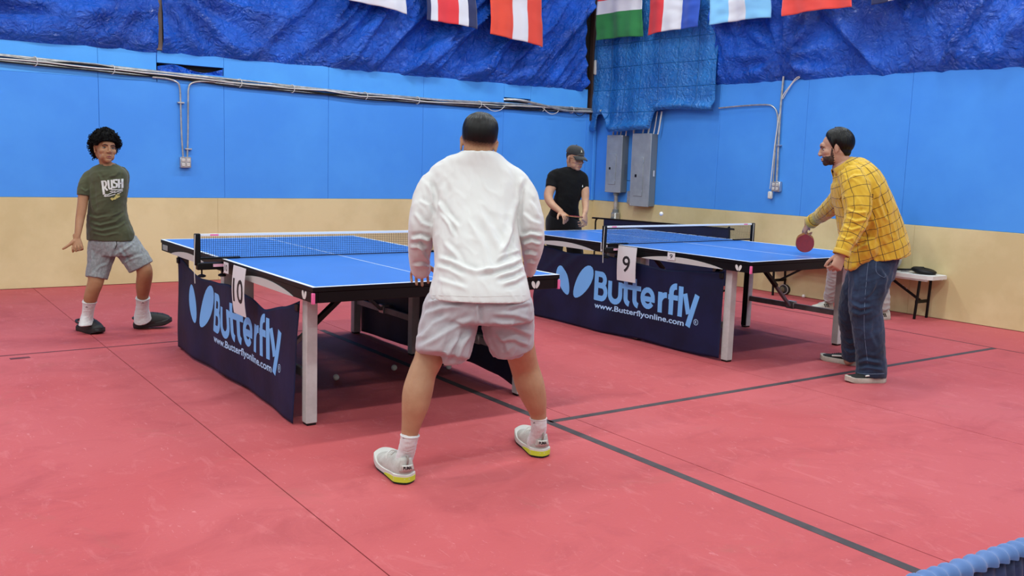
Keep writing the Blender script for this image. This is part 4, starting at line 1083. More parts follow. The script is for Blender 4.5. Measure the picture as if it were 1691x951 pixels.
def join(pieces):
    Vs = []; Fs = []; o = 0
    for V, F in pieces: Vs.append(V); Fs += [tuple(i+o for i in f) for f in F]; o += len(V)
    return np.vstack(Vs), Fs
V, F = join(pieces); mesh_obj('body', V, F, sk_a, A, LA)
# hair: short slick top, cropped fade below
m_fade = bpy.data.materials.new('cropped_fade'); m_fade.use_nodes = True; nt = m_fade.node_tree; b_ = nt.nodes['Principled BSDF']; b_.inputs['Roughness'].default_value = .45; b_.inputs['Specular IOR Level'].default_value = .22
at = nt.nodes.new('ShaderNodeAttribute'); at.attribute_name = 'fabric'; sp_ = nt.nodes.new('ShaderNodeSeparateXYZ'); nt.links.new(at.outputs['Vector'], sp_.inputs[0])
nn_ = nt.nodes.new('ShaderNodeTexNoise'); nn_.inputs['Scale'].default_value = 160; tc_ = nt.nodes.new('ShaderNodeTexCoord'); nt.links.new(tc_.outputs['Object'], nn_.inputs['Vector'])
ad = nt.nodes.new('ShaderNodeMath'); ad.operation = 'MULTIPLY_ADD'; ad.inputs[1].default_value = .35; nt.links.new(nn_.outputs['Fac'], ad.inputs[0]); nt.links.new(sp_.outputs[0], ad.inputs[2])
rp = nt.nodes.new('ShaderNodeValToRGB'); rp.color_ramp.elements[0].position = .30; rp.color_ramp.elements[0].color = lin('#A67C5E'); rp.color_ramp.elements[1].position = .95; rp.color_ramp.elements[1].color = lin('#0a0808')
nt.links.new(ad.outputs[0], rp.inputs[0]); nt.links.new(rp.outputs[0], b_.inputs['Base Color'])
def limA(az): a = abs(az); return math.radians(np.interp(a, [0, .6, 1.0, 1.35, 1.75, 2.2, PI], [28, 22, 8, 2, -18, -46, -52]))
sh = hair_shell(A, LA, Hh, HC, headA, m_fade, limA, lambda az, v: .0155*(1-sstep(.30, .86, v))+.0012, 1.08, disp=lambda az, v: .0022*(1-sstep(.3, .7, v))*math.sin(az*34+3*math.sin(v*5))+.002*(1-v)*noise.noise(Vector((math.cos(az)*5, math.sin(az)*5, v*2))))
me = sh.data; n_ = len(me.vertices); nu_ = 96; fv = np.zeros((n_, 3))
for i in range(n_): fv[i, 0] = 1-sstep(.68, 1.0, (i//nu_)/34)
a_ = me.attributes.new('fabric', 'FLOAT_VECTOR', 'POINT'); a_.data.foreach_set('vector', fv.ravel()); sh.name = 'hair'
# ---- shirt
smb = MB()
ptorso(smb, [(250, 763, 816, 4.345, .21), (257, 750, 830, 4.345, .215), (268, 728, 846, 4.345, .22), (282, 710, 862, 4.345, .235), (305, 707, 864, 4.33, .26), (345, 713, 858, 4.28, .28), (385, 714, 857, 4.22, .29), (420, 717, 862, 4.17, .30), (450, 716, 868, 4.13, .33), (478, 710, 875, 4.10, .35), (494, 708, 877, 4.09, .36)], cap=.03)
plimb(smb, [(736, 290, 4.34, 36, 1), (716, 303, 4.32, 44, 1), (705, 327, 4.29, 46, 1), (698, 355, 4.25, 44, 1), (694.5, 380, 4.24, 43, 1.02), (694, 405, 4.28, 40, 1), (692.5, 428, 4.34, 35, .95), (694.5, 446, 4.38, 33, .9)])
plimb(smb, [(836, 284, 4.34, 34, 1), (853, 301, 4.32, 40, 1), (867, 327, 4.30, 44, 1), (876, 360, 4.27, 44, 1), (878.5, 388, 4.26, 41, 1.02), (879, 412, 4.30, 36, 1), (877, 434, 4.37, 24, 1.1), (876, 448, 4.42, 17, 1.4)])
V, N, F = remesh(smb, .0065, 4)
CRS = [([(722, 330), (735, 352), (758, 378)], 3.5, .006), ([(728, 352), (742, 372), (750, 392)], 3, .005), ([(735, 300), (729, 330), (726, 362)], 5, .004),
       ([(852, 330), (846, 360), (838, 400), (826, 436)], 5, .006), ([(848, 372), (836, 402), (820, 428)], 4, .005), ([(790, 345), (812, 385), (836, 430)], 6, .004), ([(772, 360), (800, 410), (812, 450)], 6, .004),
       ([(866, 424), (846, 436), (812, 446), (785, 447)], 3.5, .007), ([(868, 438), (846, 450), (816, 458)], 3.5, .006), ([(864, 412), (840, 418), (816, 432)], 3, .005), ([(870, 452), (850, 464), (828, 470)], 3.5, .005),
       ([(722, 425), (745, 432), (775, 446), (800, 452)], 4, .006), ([(720, 440), (742, 446), (768, 460)], 4, .005), ([(732, 400), (750, 418), (765, 440)], 4, .004), ([(720, 462), (745, 468), (772, 478)], 4, .003),
       ([(704, 300), (714, 322), (716, 345)], 4, .006), ([(863, 292), (856, 318), (852, 345)], 4, .006),
       ([(678, 395), (694, 392), (712, 398)], 3, .009), ([(676, 408), (692, 406), (706, 414)], 3, .007), ([(690, 400), (700, 420), (712, 436)], 2.5, .006), ([(682, 438), (697, 436), (712, 442)], 2.2, .006), ([(684, 350), (696, 368), (714, 376)], 3.5, .005), ([(690, 330), (706, 340), (716, 362)], 3.5, .004),
       ([(860, 392), (876, 386), (896, 390)], 3, .008), ([(862, 404), (878, 398), (894, 404)], 3, .007), ([(862, 420), (876, 418), (888, 422)], 2.5, .006), ([(868, 434), (876, 432), (884, 436)], 2, .005), ([(862, 350), (876, 364), (894, 372)], 3.5, .004), ([(874, 330), (884, 345), (890, 360)], 3.5, .003)]
h = creases(V, N, CRS)*1.9+.002*nz(V, 9, 2)+.003*(aniso(V, CU-CR*.4, .06, 4, 3)-.5)
V = V+N*h[:, None]
shirt = mesh_obj('long_sleeve_top', V, F, m_wshirt, A, LA); shbv = bvh(V, F)
# collar band and hem stitching
MB().tube([P3(789+27*math.cos(a), 252.5+3*math.sin(a), 4.385-.062*math.sin(a))-LA for a in [2*PI*k/28 for k in range(28)]], .004, 6, closed=True).build('collar', m_wshirt, shirt)
pts = []
for px in range(713, 875, 6):
    r = ray(px, 490-abs(px-793)*.03).normalized(); hh = shbv.ray_cast(CP, r)
    if hh[0]: pts.append(hh[0]-LA)
MB().tube(pts, .0013, 4).build('hem_stitch', MAT('stitch_grey', '#c9c6c4', .8), shirt)
# ---- shorts
pmb = MB()
ptorso(pmb, [(474, 722, 864, 4.10, .24), (488, 706, 878, 4.09, .29), (505, 699, 882, 4.09, .31), (525, 696, 881, 4.09, .30)], cap=.15)
plimb(pmb, [(748, 505, 4.08, 92, .85), (741, 535, 4.06, 95, .82), (735, 565, 4.03, 93, .80), (731, 585, 4.02, 90, .78)], cap=.05)
plimb(pmb, [(750, 560, 4.05, 62, .9), (750, 585, 4.04, 46, 1), (752, 600, 4.04, 36, 1)], cap=.05)
plimb(pmb, [(725, 560, 4.03, 75, .9), (722, 584, 4.02, 66, .9)], cap=.1)
plimb(pmb, [(834, 505, 4.12, 88, .85), (838, 535, 4.15, 88, .82), (842, 560, 4.18, 80, .85), (845, 576, 4.20, 72, .85)], cap=.05)
plimb(pmb, [(838, 560, 4.18, 62, .9), (839, 586, 4.20, 52, .9)], cap=.05)
V, N, F = remesh(pmb, .0065, 4)
CRP = [([(706, 500), (725, 495), (750, 498)], 3, .006), ([(702, 520), (730, 508), (770, 505)], 4, .006), ([(694, 560), (715, 535), (745, 520)], 4, .006), ([(690, 575), (720, 560), (760, 535), (786, 525)], 4.5, .007), ([(752, 600), (762, 570), (780, 545)], 4, .009), ([(735, 600), (744, 575), (760, 556)], 4, .007), ([(694, 540), (704, 520), (712, 505)], 3, .005),
       ([(880, 555), (850, 540), (812, 532)], 4.5, .007), ([(880, 530), (850, 520), (810, 518)], 4, .006), ([(876, 572), (850, 560), (822, 560)], 4, .006), ([(880, 500), (860, 502), (835, 510)], 3.5, .005), ([(815, 588), (808, 565), (798, 545)], 3.5, .008), ([(840, 586), (834, 565), (818, 548)], 3.5, .005), ([(868, 495), (850, 490), (825, 495)], 3, .005), ([(788, 500), (789, 520), (790, 536)], 3, .008)]
h = creases(V, N, CRP)*1.5+.004*nz(V, 8, 5)+.004*(aniso(V, CU+CR*.5, .05, 4, 6)-.5); V = V+N*h[:, None]
shorts = mesh_obj('shorts', V, F, m_shorts, A, LA); pbv = bvh(V, F)
# ---- socks
def sock(t, loc, rows, m, name='sock', folds_=4, mark_px=None, vox=.0045):
    mb = MB(); plimb(mb, rows, cap=.15); V, N, F = remesh(mb, vox, 2)
    h = .0018*(aniso(V, CR, .018, 6, 3)-.5); V = V+N*h[:, None]
    o = mesh_obj(name, V, F, m, t, loc); bv_ = bvh(V, F)
    r0 = rows[0]; mb = MB(); c0 = P3(r0[0], r0[1]+1.5, r0[2]); w_ = r0[3]*r0[2]/FOC/2
    d_ = ((P3(rows[1][0], rows[1][1], rows[1][2])-c0).normalized()*.3+Vector((0, 0, -.7))).normalized(); x_ = d_.cross(CF).normalized(); y_ = d_.cross(x_)
    mb.tube([c0+(x_*math.cos(a)+y_*math.sin(a)*r0[4])*(w_+.0008)-loc for a in [2*PI*k/24 for k in range(24)]], .0028, 6, closed=True); mb.build('cuff', m, o)
    if mark_px:
        x, y, s_ = mark_px; decal('sock_mark', [(-1, 0), (0, .9), (1, 0), (.4, .1), (0, .3), (-.4, .1)], [(0, 5, 1), (5, 4, 1), (4, 3, 1), (3, 2, 1)], lambda a, b: (x+a*s_, y-b*s_), bv_, m_ink, o, (0, 0, 0), .002).location = -Vector(loc)
    return o
sock(A, LA, [(677, 717, 4.09, 30, 1.05), (675, 728, 4.095, 29, 1.08), (672, 742, 4.12, 29, 1.15), (668, 755, 4.14, 29, 1.25), (664, 768, 4.17, 27, 1.3)], m_sock, mark_px=(667, 724, 2.6))
sock(A, LA, [(889, 689, 4.48, 27, 1.05), (890, 700, 4.485, 26, 1.1), (889, 711, 4.51, 26, 1.15), (886, 722, 4.54, 26, 1.25), (882, 730, 4.57, 25, 1.3)], m_sock, mark_px=(882, 699, 2.2))
# ---- trainers
def trainer(t, loc, heel, toe, pitch, L=.305, label=None, sc=1.13):
    W = .108
    def prof(u):
        zt = float(np.interp(u, [0, .06, .2, .36, .5, .7, .86, 1], [.100, .106, .092, .094, .084, .066, .056, .045])); hw = float(np.interp(u, [0, .15, .4, .68, .85, 1], [.74, .78, .84, 1.0, .93, .7])); return hw, zt
    up = MB().rings(shoe_upper(L, W, prof, zb=.030)).build('trainer', m_shoew, t, angle=None)
    dirv = Vector(toe)-Vector(heel); place(up, Vector(heel)-loc, dirv, pitch, 0, sc); hf = lambda u: prof(u)[0]
    cu = lambda u: .012*sstep(.72, 1, u)*1.6
    MB().rings(sole_rings(L, W, .0, .008, 1.03, hwf=hf, curve=cu)).build('outsole', m_outs, up)
    MB().rings(sole_rings(L, W, .0085, .040, 1.07, hwf=hf, curve=cu, zt=lambda u: 1.0-.25*math.sin(PI*u)+.12*math.sin(9*u))).build('midsole', m_mid, up)
    # lime wedge round the heel
    R = []
    for i in range(25):
        q = abs(i-12)/12; t = .42*q**1.4; sg = 1 if i > 12 else -1; e = max(.02, min(1, math.sin(PI*t)*3.2)**.55)
        w = W/2*hf(t)*e*1.07 if i != 12 else 0.; y = L*(.015+.97*t)-.035*.5*L*.07/ .07*(1-q)*.6; h_ = .021*(1-.75*q**3)
        R.append([Vector((sg*w*m_, y+dy, z)) for z, m_, dy in ((.0095, .97, .003), (.0095, 1.03, -.003*(1-q)), (.0095+h_, 1.035, -.004*(1-q)), (.0095+h_, .97, .003))])
    MB().rings(R).build('heel_wedge', m_lime, up, angle=60)
    # heel overlay, tab with lettering, pull loop, laces
    def bs(x, z): return Vector((x, .006+.9*x*x/.03*.35-.010+.03*max(0, z-.07)*.2, z))
    mb = MB(); g_ = [[Vector((x*(1-.25*j/5), .0025+x*x*9-.002+ (.012*(j/5)**2), .052+.050*j/5)) for x in np.linspace(-.030, .030, 9)] for j in range(6)]
    vs = [p for r in g_ for p in r]; fs = [(j*9+i, j*9+i+1, (j+1)*9+i+1, (j+1)*9+i) for j in range(5) for i in range(8)]; 
    hc = MB().add(vs, fs).build('heel_counter', m_shoew, up, solid=.004)
    mb = MB(); g_ = [[Vector((x*(1-.18*(1-j/3)), -.0035+x*x*9, .058+.022*j/3)) for x in np.linspace(-.022, .022, 7)] for j in range(4)]
    vs = [p for r in g_ for p in r]; fs = [(j*7+i, j*7+i+1, (j+1)*7+i+1, (j+1)*7+i) for j in range(3) for i in range(6)]
    MB().add(vs, fs).build('heel_tab', m_mid, up, solid=.003)
    v2, f2 = text2d('PUMA', .05); v2, f2 = fit2d(v2, f2, -.017, .017, .0625, .0755, .006)
    MB().add([Vector((x, -.0062+x*x*9, z)) for x, z in v2], f2).build('heel_lettering', m_ink, up)
    MB().tube(smooth_path([(0, .002, .080), (0, -.006, .098), (0, -.002, .114), (0, .008, .110)], 4), .0042, 6).build('pull_loop', m_shoeg, up)
    mb = MB()
    for i in range(4):
        y = L*(.42+.075*i); z = float(np.interp(.42+.075*i, [.36, .5, .7], [.1, .088, .068]))
        mb.tube(smooth_path([(-.026, y, z-.010), (0, y+.004, z+.003), (.026, y, z-.010)], 4), .003, 6)
        mb.build('lace', m_mid, up); mb = MB()
    MB().tube(smooth_path([(.0, L*.40, .100), (-.03, L*.36, .108), (-.052, L*.30, .100), (-.058, L*.27, .086)], 4), .0025, 6).build('lace_end', m_mid, up)
    return up
trainer(A, LA, onz(672, 801), onz(640, 769), 0)
trainer(A, LA, onz(895, 757), onz(866, 725), 0)

# ================================================================ YOUNG PLAYER on the left
rK = onz(190, 548); K = thing('person', 'teenage player with curly black hair, olive printed T-shirt, grey shorts and black clogs', 'person', (rK.x, rK.y, 0)); LK = Vector((rK.x, rK.y, 0))
m_olive = MAT('olive_tee', '#4A4D38', .85, sheen=.2, spec=.2, bump=.10, bscale=16, noise_col='#40432F', nscale=5)
m_gshort = MAT('heather_grey_jersey', '#8E9294', .9, sheen=.2, spec=.15, bump=.15, bscale=30, noise_col='#7c8082', nscale=60)
m_clog = MAT('black_clog_foam', '#1B1B1C', .6)
pieces = []; core = MB()
ptorso(core, [(272, 168, 192, 6.97, .10), (290, 158, 202, 6.98, .13), (340, 156, 200, 7.02, .15), (392, 155, 208, 7.06, .16), (415, 155, 218, 7.08, .16)])
plimb(core, [(166, 405, 7.07, 28, 1), (161, 455, 7.06, 24, 1)]); plimb(core, [(205, 405, 7.1, 28, 1), (232, 435, 7.14, 24, 1)])
plimb(core, [(164, 292, 6.97, 12, 1), (149, 296, 6.95, 12, 1), (140, 312, 6.93, 12, 1)])
plimb(core, [(196, 284, 7.05, 14, 1), (204, 300, 7.12, 13, 1), (203, 330, 7.2, 12, 1), (199, 352, 7.24, 11, 1), (196, 375, 7.22, 9, 1)])
V, N, F = remesh(core, .014, 2); pieces.append((V, F))
lg = MB()
plimb(lg, [(161, 445, 7.05, 28, 1), (158, 465, 7.04, 25, 1), (153, 480, 7.05, 22.5, 1.05), (149, 495, 7.08, 20.5, 1.1), (146.5, 505, 7.095, 15, 1.0), (145.5, 512, 7.105, 12, 1.0)])
plimb(lg, [(224, 426, 7.11, 24, 1), (236, 440, 7.12, 25, 1.0), (239, 452, 7.14, 25, 1.05), (237, 470, 7.2, 23.5, 1.1), (236, 486, 7.26, 19, 1.1), (235, 498, 7.29, 16, 1.0), (235, 506, 7.31, 13, 1.0)])
V, N, F = remesh(lg, .006, 3); pieces.append((V, F))
ar = MB()
plimb(ar, [(139, 312, 6.93, 18, 1), (137, 330, 6.92, 16.5, 1), (134.5, 348, 6.91, 15.5, 1), (132, 362, 6.90, 14, 1), (130, 376, 6.88, 12, 1), (127.5, 392, 6.86, 9.5, .85)])
wK = P3(127, 394, 6.86); dK = P3(130, 420, 6.84)-wK; MK = frame(dK, CF*.9-CR*.3)
hand_mb(ar, MK, wK, [(1.3, 1.5, .9), (1.25, 1.5, .9), (1.2, 1.45, .9), (1.0, 1.3, .8)], .06, .95, thumb=(.95, .75, -.1), tcurl=-.15, flip=1 if (MK.col[0].dot(CR) < 0) else -1)
w2K = P3(196, 375, 7.22); M2 = frame(P3(190, 398, 7.24)-w2K, CF)
hand_mb(ar, M2, w2K, [(.5, .6, .4)]*4, .06, .9, flip=1)
V, N, F = remesh(ar, .0038, 3); pieces.append((V, F))
HK = frame(-CF*math.cos(.72)+CR*math.sin(.72)+CU*-.06, CU); cK = P3(173.6, 245.5, 6.93)
V, N, F = remesh(head_mb(HK, cK, .97, P3(177, 281, 6.99), .046, jaw=.86, nose=1.25), .0036, 7); V, L_ = head_fin(V, N, HK, cK, .97); hk = len(V); pieces.append((V, F)); bK = bvh(V, F)
m_lipk = skin('lips_young_player', '#8f5048', '#7f443e')
V, F = join(pieces); mi = np.zeros(len(F), int)
def lipfaces(V, F, H, c, s, w=.021):
    L = (V-np.array(c))@np.array(H)/s; ok = (np.abs(L[:, 0]) < w) & (np.abs(L[:, 2]+.0645) < .0085*(1-(L[:, 0]/(w*1.15))**2).clip(.1)) & (L[:, 1] > .086); return L, ok
L, ok = lipfaces(V, F, HK, cK, .97); mi = [1 if all(ok[i] for i in f) else 0 for f in F]
mesh_obj('body', V, F, [sk_k, m_lipk], K, LK, mi)
eyes(K, LK, HK, cK, .97, .62); brows(K, LK, HK, cK, bK, m_brow, .97)
def limK(az): a = abs(az); return math.radians(np.interp(a, [0, .45, .75, .95, 1.15, 1.5, 1.9, 2.3, PI], [13, 12, 4, -10, -4, 0, -28, -48, -52]))
hK = hair_shell(K, LK, HK, cK, bK, m_hairc, limK, lambda az, v: (.034+.006*math.cos(az))*(1-.3*v**3), .97, disp=lambda az, v: .011*noise.fractal(Vector((math.sin(az)*7, math.cos(az)*7, v*5)), 1, 2, 3))
# curls: short hooked locks standing out of the mass
mb = MB(); C0 = cK+HK@Vector((0, -.012, .028)); rnd = random.Random(4)
for i in range(900):
    az = rnd.uniform(-PI, PI); u = rnd.random()**.7; e1 = limK(az); e = PI/2-(PI/2-e1)*u*1.02
    d = HK@Vector((math.sin(az)*math.cos(e), math.cos(az)*math.cos(e), math.sin(e))); h = bK.ray_cast(C0+d*.28, -d)
    r = min(.112, (h[0]-C0).length if h[0] is not None else .09)+rnd.uniform(.018, .040)
    p = C0+d*r-LK; t1 = d.cross(Vector((rnd.uniform(-1, 1), rnd.uniform(-1, 1), rnd.uniform(-1, 1)))).normalized(); t2 = d.cross(t1); rr = rnd.uniform(.006, .012); a0 = rnd.uniform(0, 6)
    pts = [p+(t1*math.cos(a0+a)+d*math.sin(a0+a))*rr+t2*(a*.0025) for a in np.linspace(0, 4.4, 6)]
    mb.tube(pts, [.0015, .0028, .003, .0028, .002, .0009], 4)
mb.build('curls', m_hairc, hK, kind='stuff')
# tee
tm = MB()
ptorso(tm, [(271, 166, 193, 6.99, .115), (275, 157, 202, 6.985, .14), (281, 149, 208, 6.98, .17), (290, 146, 210, 6.98, .20), (320, 148, 208.5, 7.0, .215), (345, 147, 207, 7.02, .22), (366, 145, 213, 7.04, .23), (384, 145, 220, 7.05, .24), (396, 146, 221, 7.06, .24)], cap=.03)
plimb(tm, [(160, 287, 6.97, 17, 1), (147, 292, 6.95, 21, 1), (140.5, 305, 6.93, 21, 1), (137.5, 323, 6.92, 20.5, 1)], cap=.05)
plimb(tm, [(199, 281, 7.02, 18, 1), (204, 290, 7.07, 18, 1), (205, 304, 7.12, 15, 1), (204, 322, 7.18, 14, 1)], cap=.05)
V, N, F = remesh(tm, .0055, 3)
CRK = [([(150, 300), (152, 330), (156, 352)], 2.5, .006), ([(147, 366), (165, 372), (190, 366), (206, 352)], 2, .006), ([(147, 375), (168, 381), (195, 375), (214, 362)], 2, .006), ([(150, 384), (172, 389), (200, 384)], 1.8, .004), ([(146, 356), (160, 360), (182, 356)], 2, .005), ([(160, 285), (168, 298), (166, 312)], 2, .004), ([(198, 282), (190, 290), (178, 292)], 2, .004), ([(206, 345), (196, 352), (180, 358)], 1.8, .004), ([(133, 310), (141, 316), (148, 312)], 1.6, .004)]
V = V+N*(creases(V, N, CRK)*1.7+.004*nz(V, 9, 7)+.003*(aniso(V, CR+CU*.35, .06, 3, 2)-.5))[:, None]
tee = mesh_obj('t_shirt', V, F, m_olive, K, LK); tb = bvh(V, F)
MB().tube([P3(179.5+13.5*math.cos(a), 272.5+3.0*math.sin(a)+0, 6.98-.06*math.sin(a))-LK for a in [2*PI*k/24 for k in range(24)]], .0042, 6, closed=True).build('collar', m_olive, tee)
m_print = MAT('print_white', '#CFD1CC', .6); m_gold = MAT('print_gold', '#B3A660', .6)
def at_(x, y): return (167.0+36.5*x+3*(1-y)*(1-x), 298.6-3.6*x+(1-y)*(22.5-4.0*x))          # artwork corner mapping on the chest
# RUSH in heavy condensed strokes, its R with a long tail
LR = [([(.05, -.02), (.05, 1.0)], .11), ([(.02, .96), (.16, .96), (.21, .86), (.21, .66), (.16, .52), (.06, .50)], .09), ([(.12, .50), (.18, .36), (.235, .22)], .09),
      ([(.32, 1.0), (.32, .42), (.36, .30), (.43, .30), (.47, .42), (.47, 1.0)], .095),
      ([(.70, .88), (.69, .97), (.58, .97), (.565, .84), (.575, .74), (.69, .64), (.70, .50), (.67, .36), (.56, .34), (.545, .46)], .095),
      ([(.80, 1.0), (.80, .24)], .105), ([(.96, 1.0), (.96, .18)], .105), ([(.80, .62), (.96, .62)], .10)]
def dense(ln, st=.06):
    out = []
    for i in range(len(ln)-1):
        a = Vector(ln[i]); b = Vector(ln[i+1]); n = max(1, int((b-a).length/st)); out += [tuple(a+(b-a)*k/n) for k in range(n)]
    return out+[ln[-1]]
for ln, w in LR:
    Vv, Ff = stroke2d([(dense(ln), w)], w)
    decal('letter', Vv, Ff, at_, tb, m_print, K, LK, .004)
for ln, w in (([(.10, -.04), (.22, -.10), (.45, -.02), (.62, .04)], .05), ([(.10, -.16), (.3, -.22), (.6, -.2)], .06), ([(.12, -.04), (.06, -.14), (.14, -.20)], .05), ([(.42, .20), (.60, .16), (.75, .10), (.98, .06)], .07), ([(.62, -.06), (.8, -.02), (.98, -.08)], .06), ([(.35, .12), (.5, .02), (.62, -.08)], .05), ([(.7, -.2), (.9, -.16)], .05)):
    Vv, Ff = stroke2d([(dense(ln), w)], w); decal('car_outline', Vv, Ff, at_, tb, m_print, K, LK, .004)
for ln, w in (([(.38, -.42), (.45, -.56), (.55, -.5), (.6, -.62)], .12), ([(.62, -.36), (.7, -.5), (.82, -.44)], .14), ([(.6, -.3), (.82, -.28)], .07)):
    Vv, Ff = stroke2d([(dense(ln), w)], w); decal('gold_emblem', Vv, Ff, at_, tb, m_gold, K, LK, .004)
# shorts
sm_ = MB()
ptorso(sm_, [(389, 152, 213, 7.06, .20), (398, 146.5, 220, 7.06, .225), (412, 146, 232, 7.08, .235), (420, 146, 236, 7.09, .23)], cap=.1)
plimb(sm_, [(172, 402, 7.07, 50, .9), (168, 420, 7.07, 45, .9), (163, 440, 7.06, 38, .95), (159.5, 459, 7.05, 34.5, 1)], cap=.04)
plimb(sm_, [(205, 402, 7.09, 46, .9), (216, 416, 7.10, 43, .9), (227, 431, 7.12, 43, .95), (233, 441, 7.13, 42, .95)], cap=.05)
V, N, F = remesh(sm_, .0055, 3)
CRG = [([(190, 402), (184, 420), (176, 440)], 2.2, .006), ([(188, 422), (205, 412), (222, 400)], 2.5, .006), ([(200, 436), (215, 428), (240, 420)], 2.2, .005), ([(150, 405), (153, 430), (150, 452)], 2.2, .005), ([(194, 408), (206, 424), (212, 440)], 2.2, .006), ([(155, 450), (165, 440), (178, 436)], 2, .004)]
V = V+N*(creases(V, N, CRG)*1.6+.004*nz(V, 10, 3)+.004*(aniso(V, CU+CR*.3, .04, 4, 5)-.5))[:, None]
gs_ = mesh_obj('shorts', V, F, m_gshort, K, LK); gb = bvh(V, F)
decal('drawstring', *stroke2d([([(192, 397), (193, 404), (190, 411)], 1.0)], 1.0), lambda x, y: (x, y), gb, m_ink, gs_, (0, 0, 0), .003).location = -LK
sock(K, LK, [(148, 497, 7.085, 21.5, 1.1), (146.5, 506, 7.10, 19, 1.1), (145, 517, 7.12, 17.5, 1.15), (143, 527, 7.13, 18.5, 1.5), (143, 536, 7.135, 21, 1.8)], m_sock, mark_px=(143, 508, 2.4))
sock(K, LK, [(235.7, 491, 7.27, 21.5, 1.1), (235.5, 500, 7.30, 20, 1.1), (235, 511, 7.33, 21, 1.15), (235, 521, 7.36, 25, 1.2), (236, 528, 7.38, 27, 1.3)], m_sock, mark_px=(236, 501, 2.4))
def clog(t, loc, heel, toe, pitch, L=.275, s=1.):
    W = .108
    R = []
    for i in range(19):
        u = i/18; y = L*(.36+.63*math.sin(u*PI/2)); tt = y/L; hw = W/2*float(np.interp(tt, [.3, .5, .72, .88, .96, 1], [.86, .98, 1.02, .90, .66, .3])); zt = float(np.interp(tt, [.36, .42, .6, .8, .93, 1], [.104, .108, .100, .084, .064, .032]))
        R.append([Vector((hw*math.copysign(abs(math.cos(a))**.8, math.cos(a))*(1-.14*max(0, math.sin(a))), y-(.02*max(0, math.sin(a)) if i == 0 else 0), .024+(zt-.024)*max(0, math.sin(a))**.75+.008*min(0, math.sin(a)))) for a in [2*PI*k/24 for k in range(24)]])
    up = MB().rings(R).build('clog', m_clog, t, angle=None); place(up, Vector(heel)-loc, Vector(toe)-Vector(heel), pitch, 0, 1.07)
    cu = lambda u: .016*sstep(.75, 1, u)
    MB().rings(sole_rings(L, W, .0, .034, 1.05, curve=cu)).build('sole', m_clog, up)
    MB().rings(sole_rings(L*.97, W*.96, .034, .042, 1.0)).build('footbed_rim', m_clog, up, angle=50)
    MB().tube(smooth_path([(-W*.47, L*.40, .062), (-W*.44, L*.18, .068), (-.025, .012, .074), (.025, .012, .074), (W*.44, L*.18, .068), (W*.47, L*.40, .062)], 5), .0085, 8).build('heel_strap', m_clog, up)
    for k in (-1, 1): MB().ell((k*(W*.49), L*.40, .062), (.004, .008, .008), seg=12, ring=6).build('rivet', m_white if k else m_clog, up)
    hm = MB()
    for (x, y) in ((-.02, .55), (.0, .53), (.02, .55), (-.025, .66), (.0, .65), (.025, .66), (-.018, .77), (.0, .77), (.018, .77)):
        z = float(np.interp(y, [.36, .42, .6, .8, .93, 1], [.104, .108, .100, .084, .064, .032]))-abs(x)*.22
        MB().ell((x, y*L, z-.001), (.0045, .0055, .0025), seg=10, ring=5).build('vent_hole', m_ink, up)
    return up
clog(K, LK, onz(131, 544), onz(164, 551.5), 0)
clog(K, LK, onz(220, 542.5)+Vector((0, 0, .004)), onz(283, 541), .10)

# ================================================================ PLAYER IN BLACK CAP
rB = Vector((*w2(.32, 9.42), 0)); B = thing('person', 'player in black cap, glasses and black T-shirt behind the rear table', 'person', rB); LB = rB
m_blkt = MAT('black_cotton', '#09090b', .9, sheen=.05, spec=.2, bump=.15, bscale=16); m_blkp = MAT('black_trousers', '#101114', .9, sheen=.15, spec=.15, bump=.15, bscale=12)
pieces = []; core = MB()
ptorso(core, [(284, 937, 957, 9.36, .12), (298, 925, 961, 9.38, .16), (330, 920, 955, 9.42, .2), (368, 908, 952, 9.48, .2)])
plimb(core, [(916, 372, 9.48, 22, 1), (916, 420, 9.48, 18, 1), (916, 480, 9.52, 11, 1), (916, 492, 9.53, 11, 1)]); plimb(core, [(944, 372, 9.48, 22, 1), (950, 420, 9.5, 18, 1), (956, 482, 9.54, 11, 1), (957, 494, 9.55, 11, 1)])
V, N, F = remesh(core, .014, 2); pieces.append((V, F))
ar = MB()
plimb(ar, [(913, 300, 9.35, 12, 1), (911, 308, 9.32, 16, 1), (906.5, 318, 9.30, 16, 1), (906, 328, 9.27, 14.5, 1), (911, 337, 9.22, 13, 1), (919, 344, 9.17, 11, 1), (926, 349.5, 9.13, 9.5, .9)])
wB = P3(926, 350, 9.13); MBf = frame(P3(935, 357, 9.05)-wB, CU*.8-CF*.6+CR*.3)
hand_mb(ar, MBf, wB, [(.8, .9, .5), (.8, .9, .5), (.8, .8, .5), (.6, .5, .2)], .06, .98, thumb=(.8, .7, -.2), flip=1)
plimb(ar, [(965, 303, 9.35, 10, 1), (966, 311, 9.33, 13.5, 1), (966.5, 320, 9.31, 13.5, 1), (966.5, 332, 9.28, 12, 1), (967, 344, 9.22, 10, 1), (966, 351, 9.18, 9, .9)])
wB2 = P3(966, 352, 9.18); MB2 = frame(P3(965, 369, 9.12)-wB2, CR*.6+CF*.3-CF*.9)
hand_mb(ar, MB2, wB2, [(.6, .9, .5)]*4, .05, .98, thumb=(.9, .6, -.3), flip=-1)
V, N, F = remesh(ar, .0042, 2); pieces.append((V, F))
fB = -CF*math.cos(.62)+CR*math.sin(.62); HB = frame(fB+CU*-.28, CU+fB*.28); cB = P3(949.5, 262, 9.33)
V, N, F = remesh(head_mb(HB, cB, 1.0, P3(946, 284, 9.40), .058, jaw=1.12, nose=1.2), .004, 7); V, L_ = head_fin(V, N, HB, cB, 1.0); pieces.append((V, F)); bB = bvh(V, F)
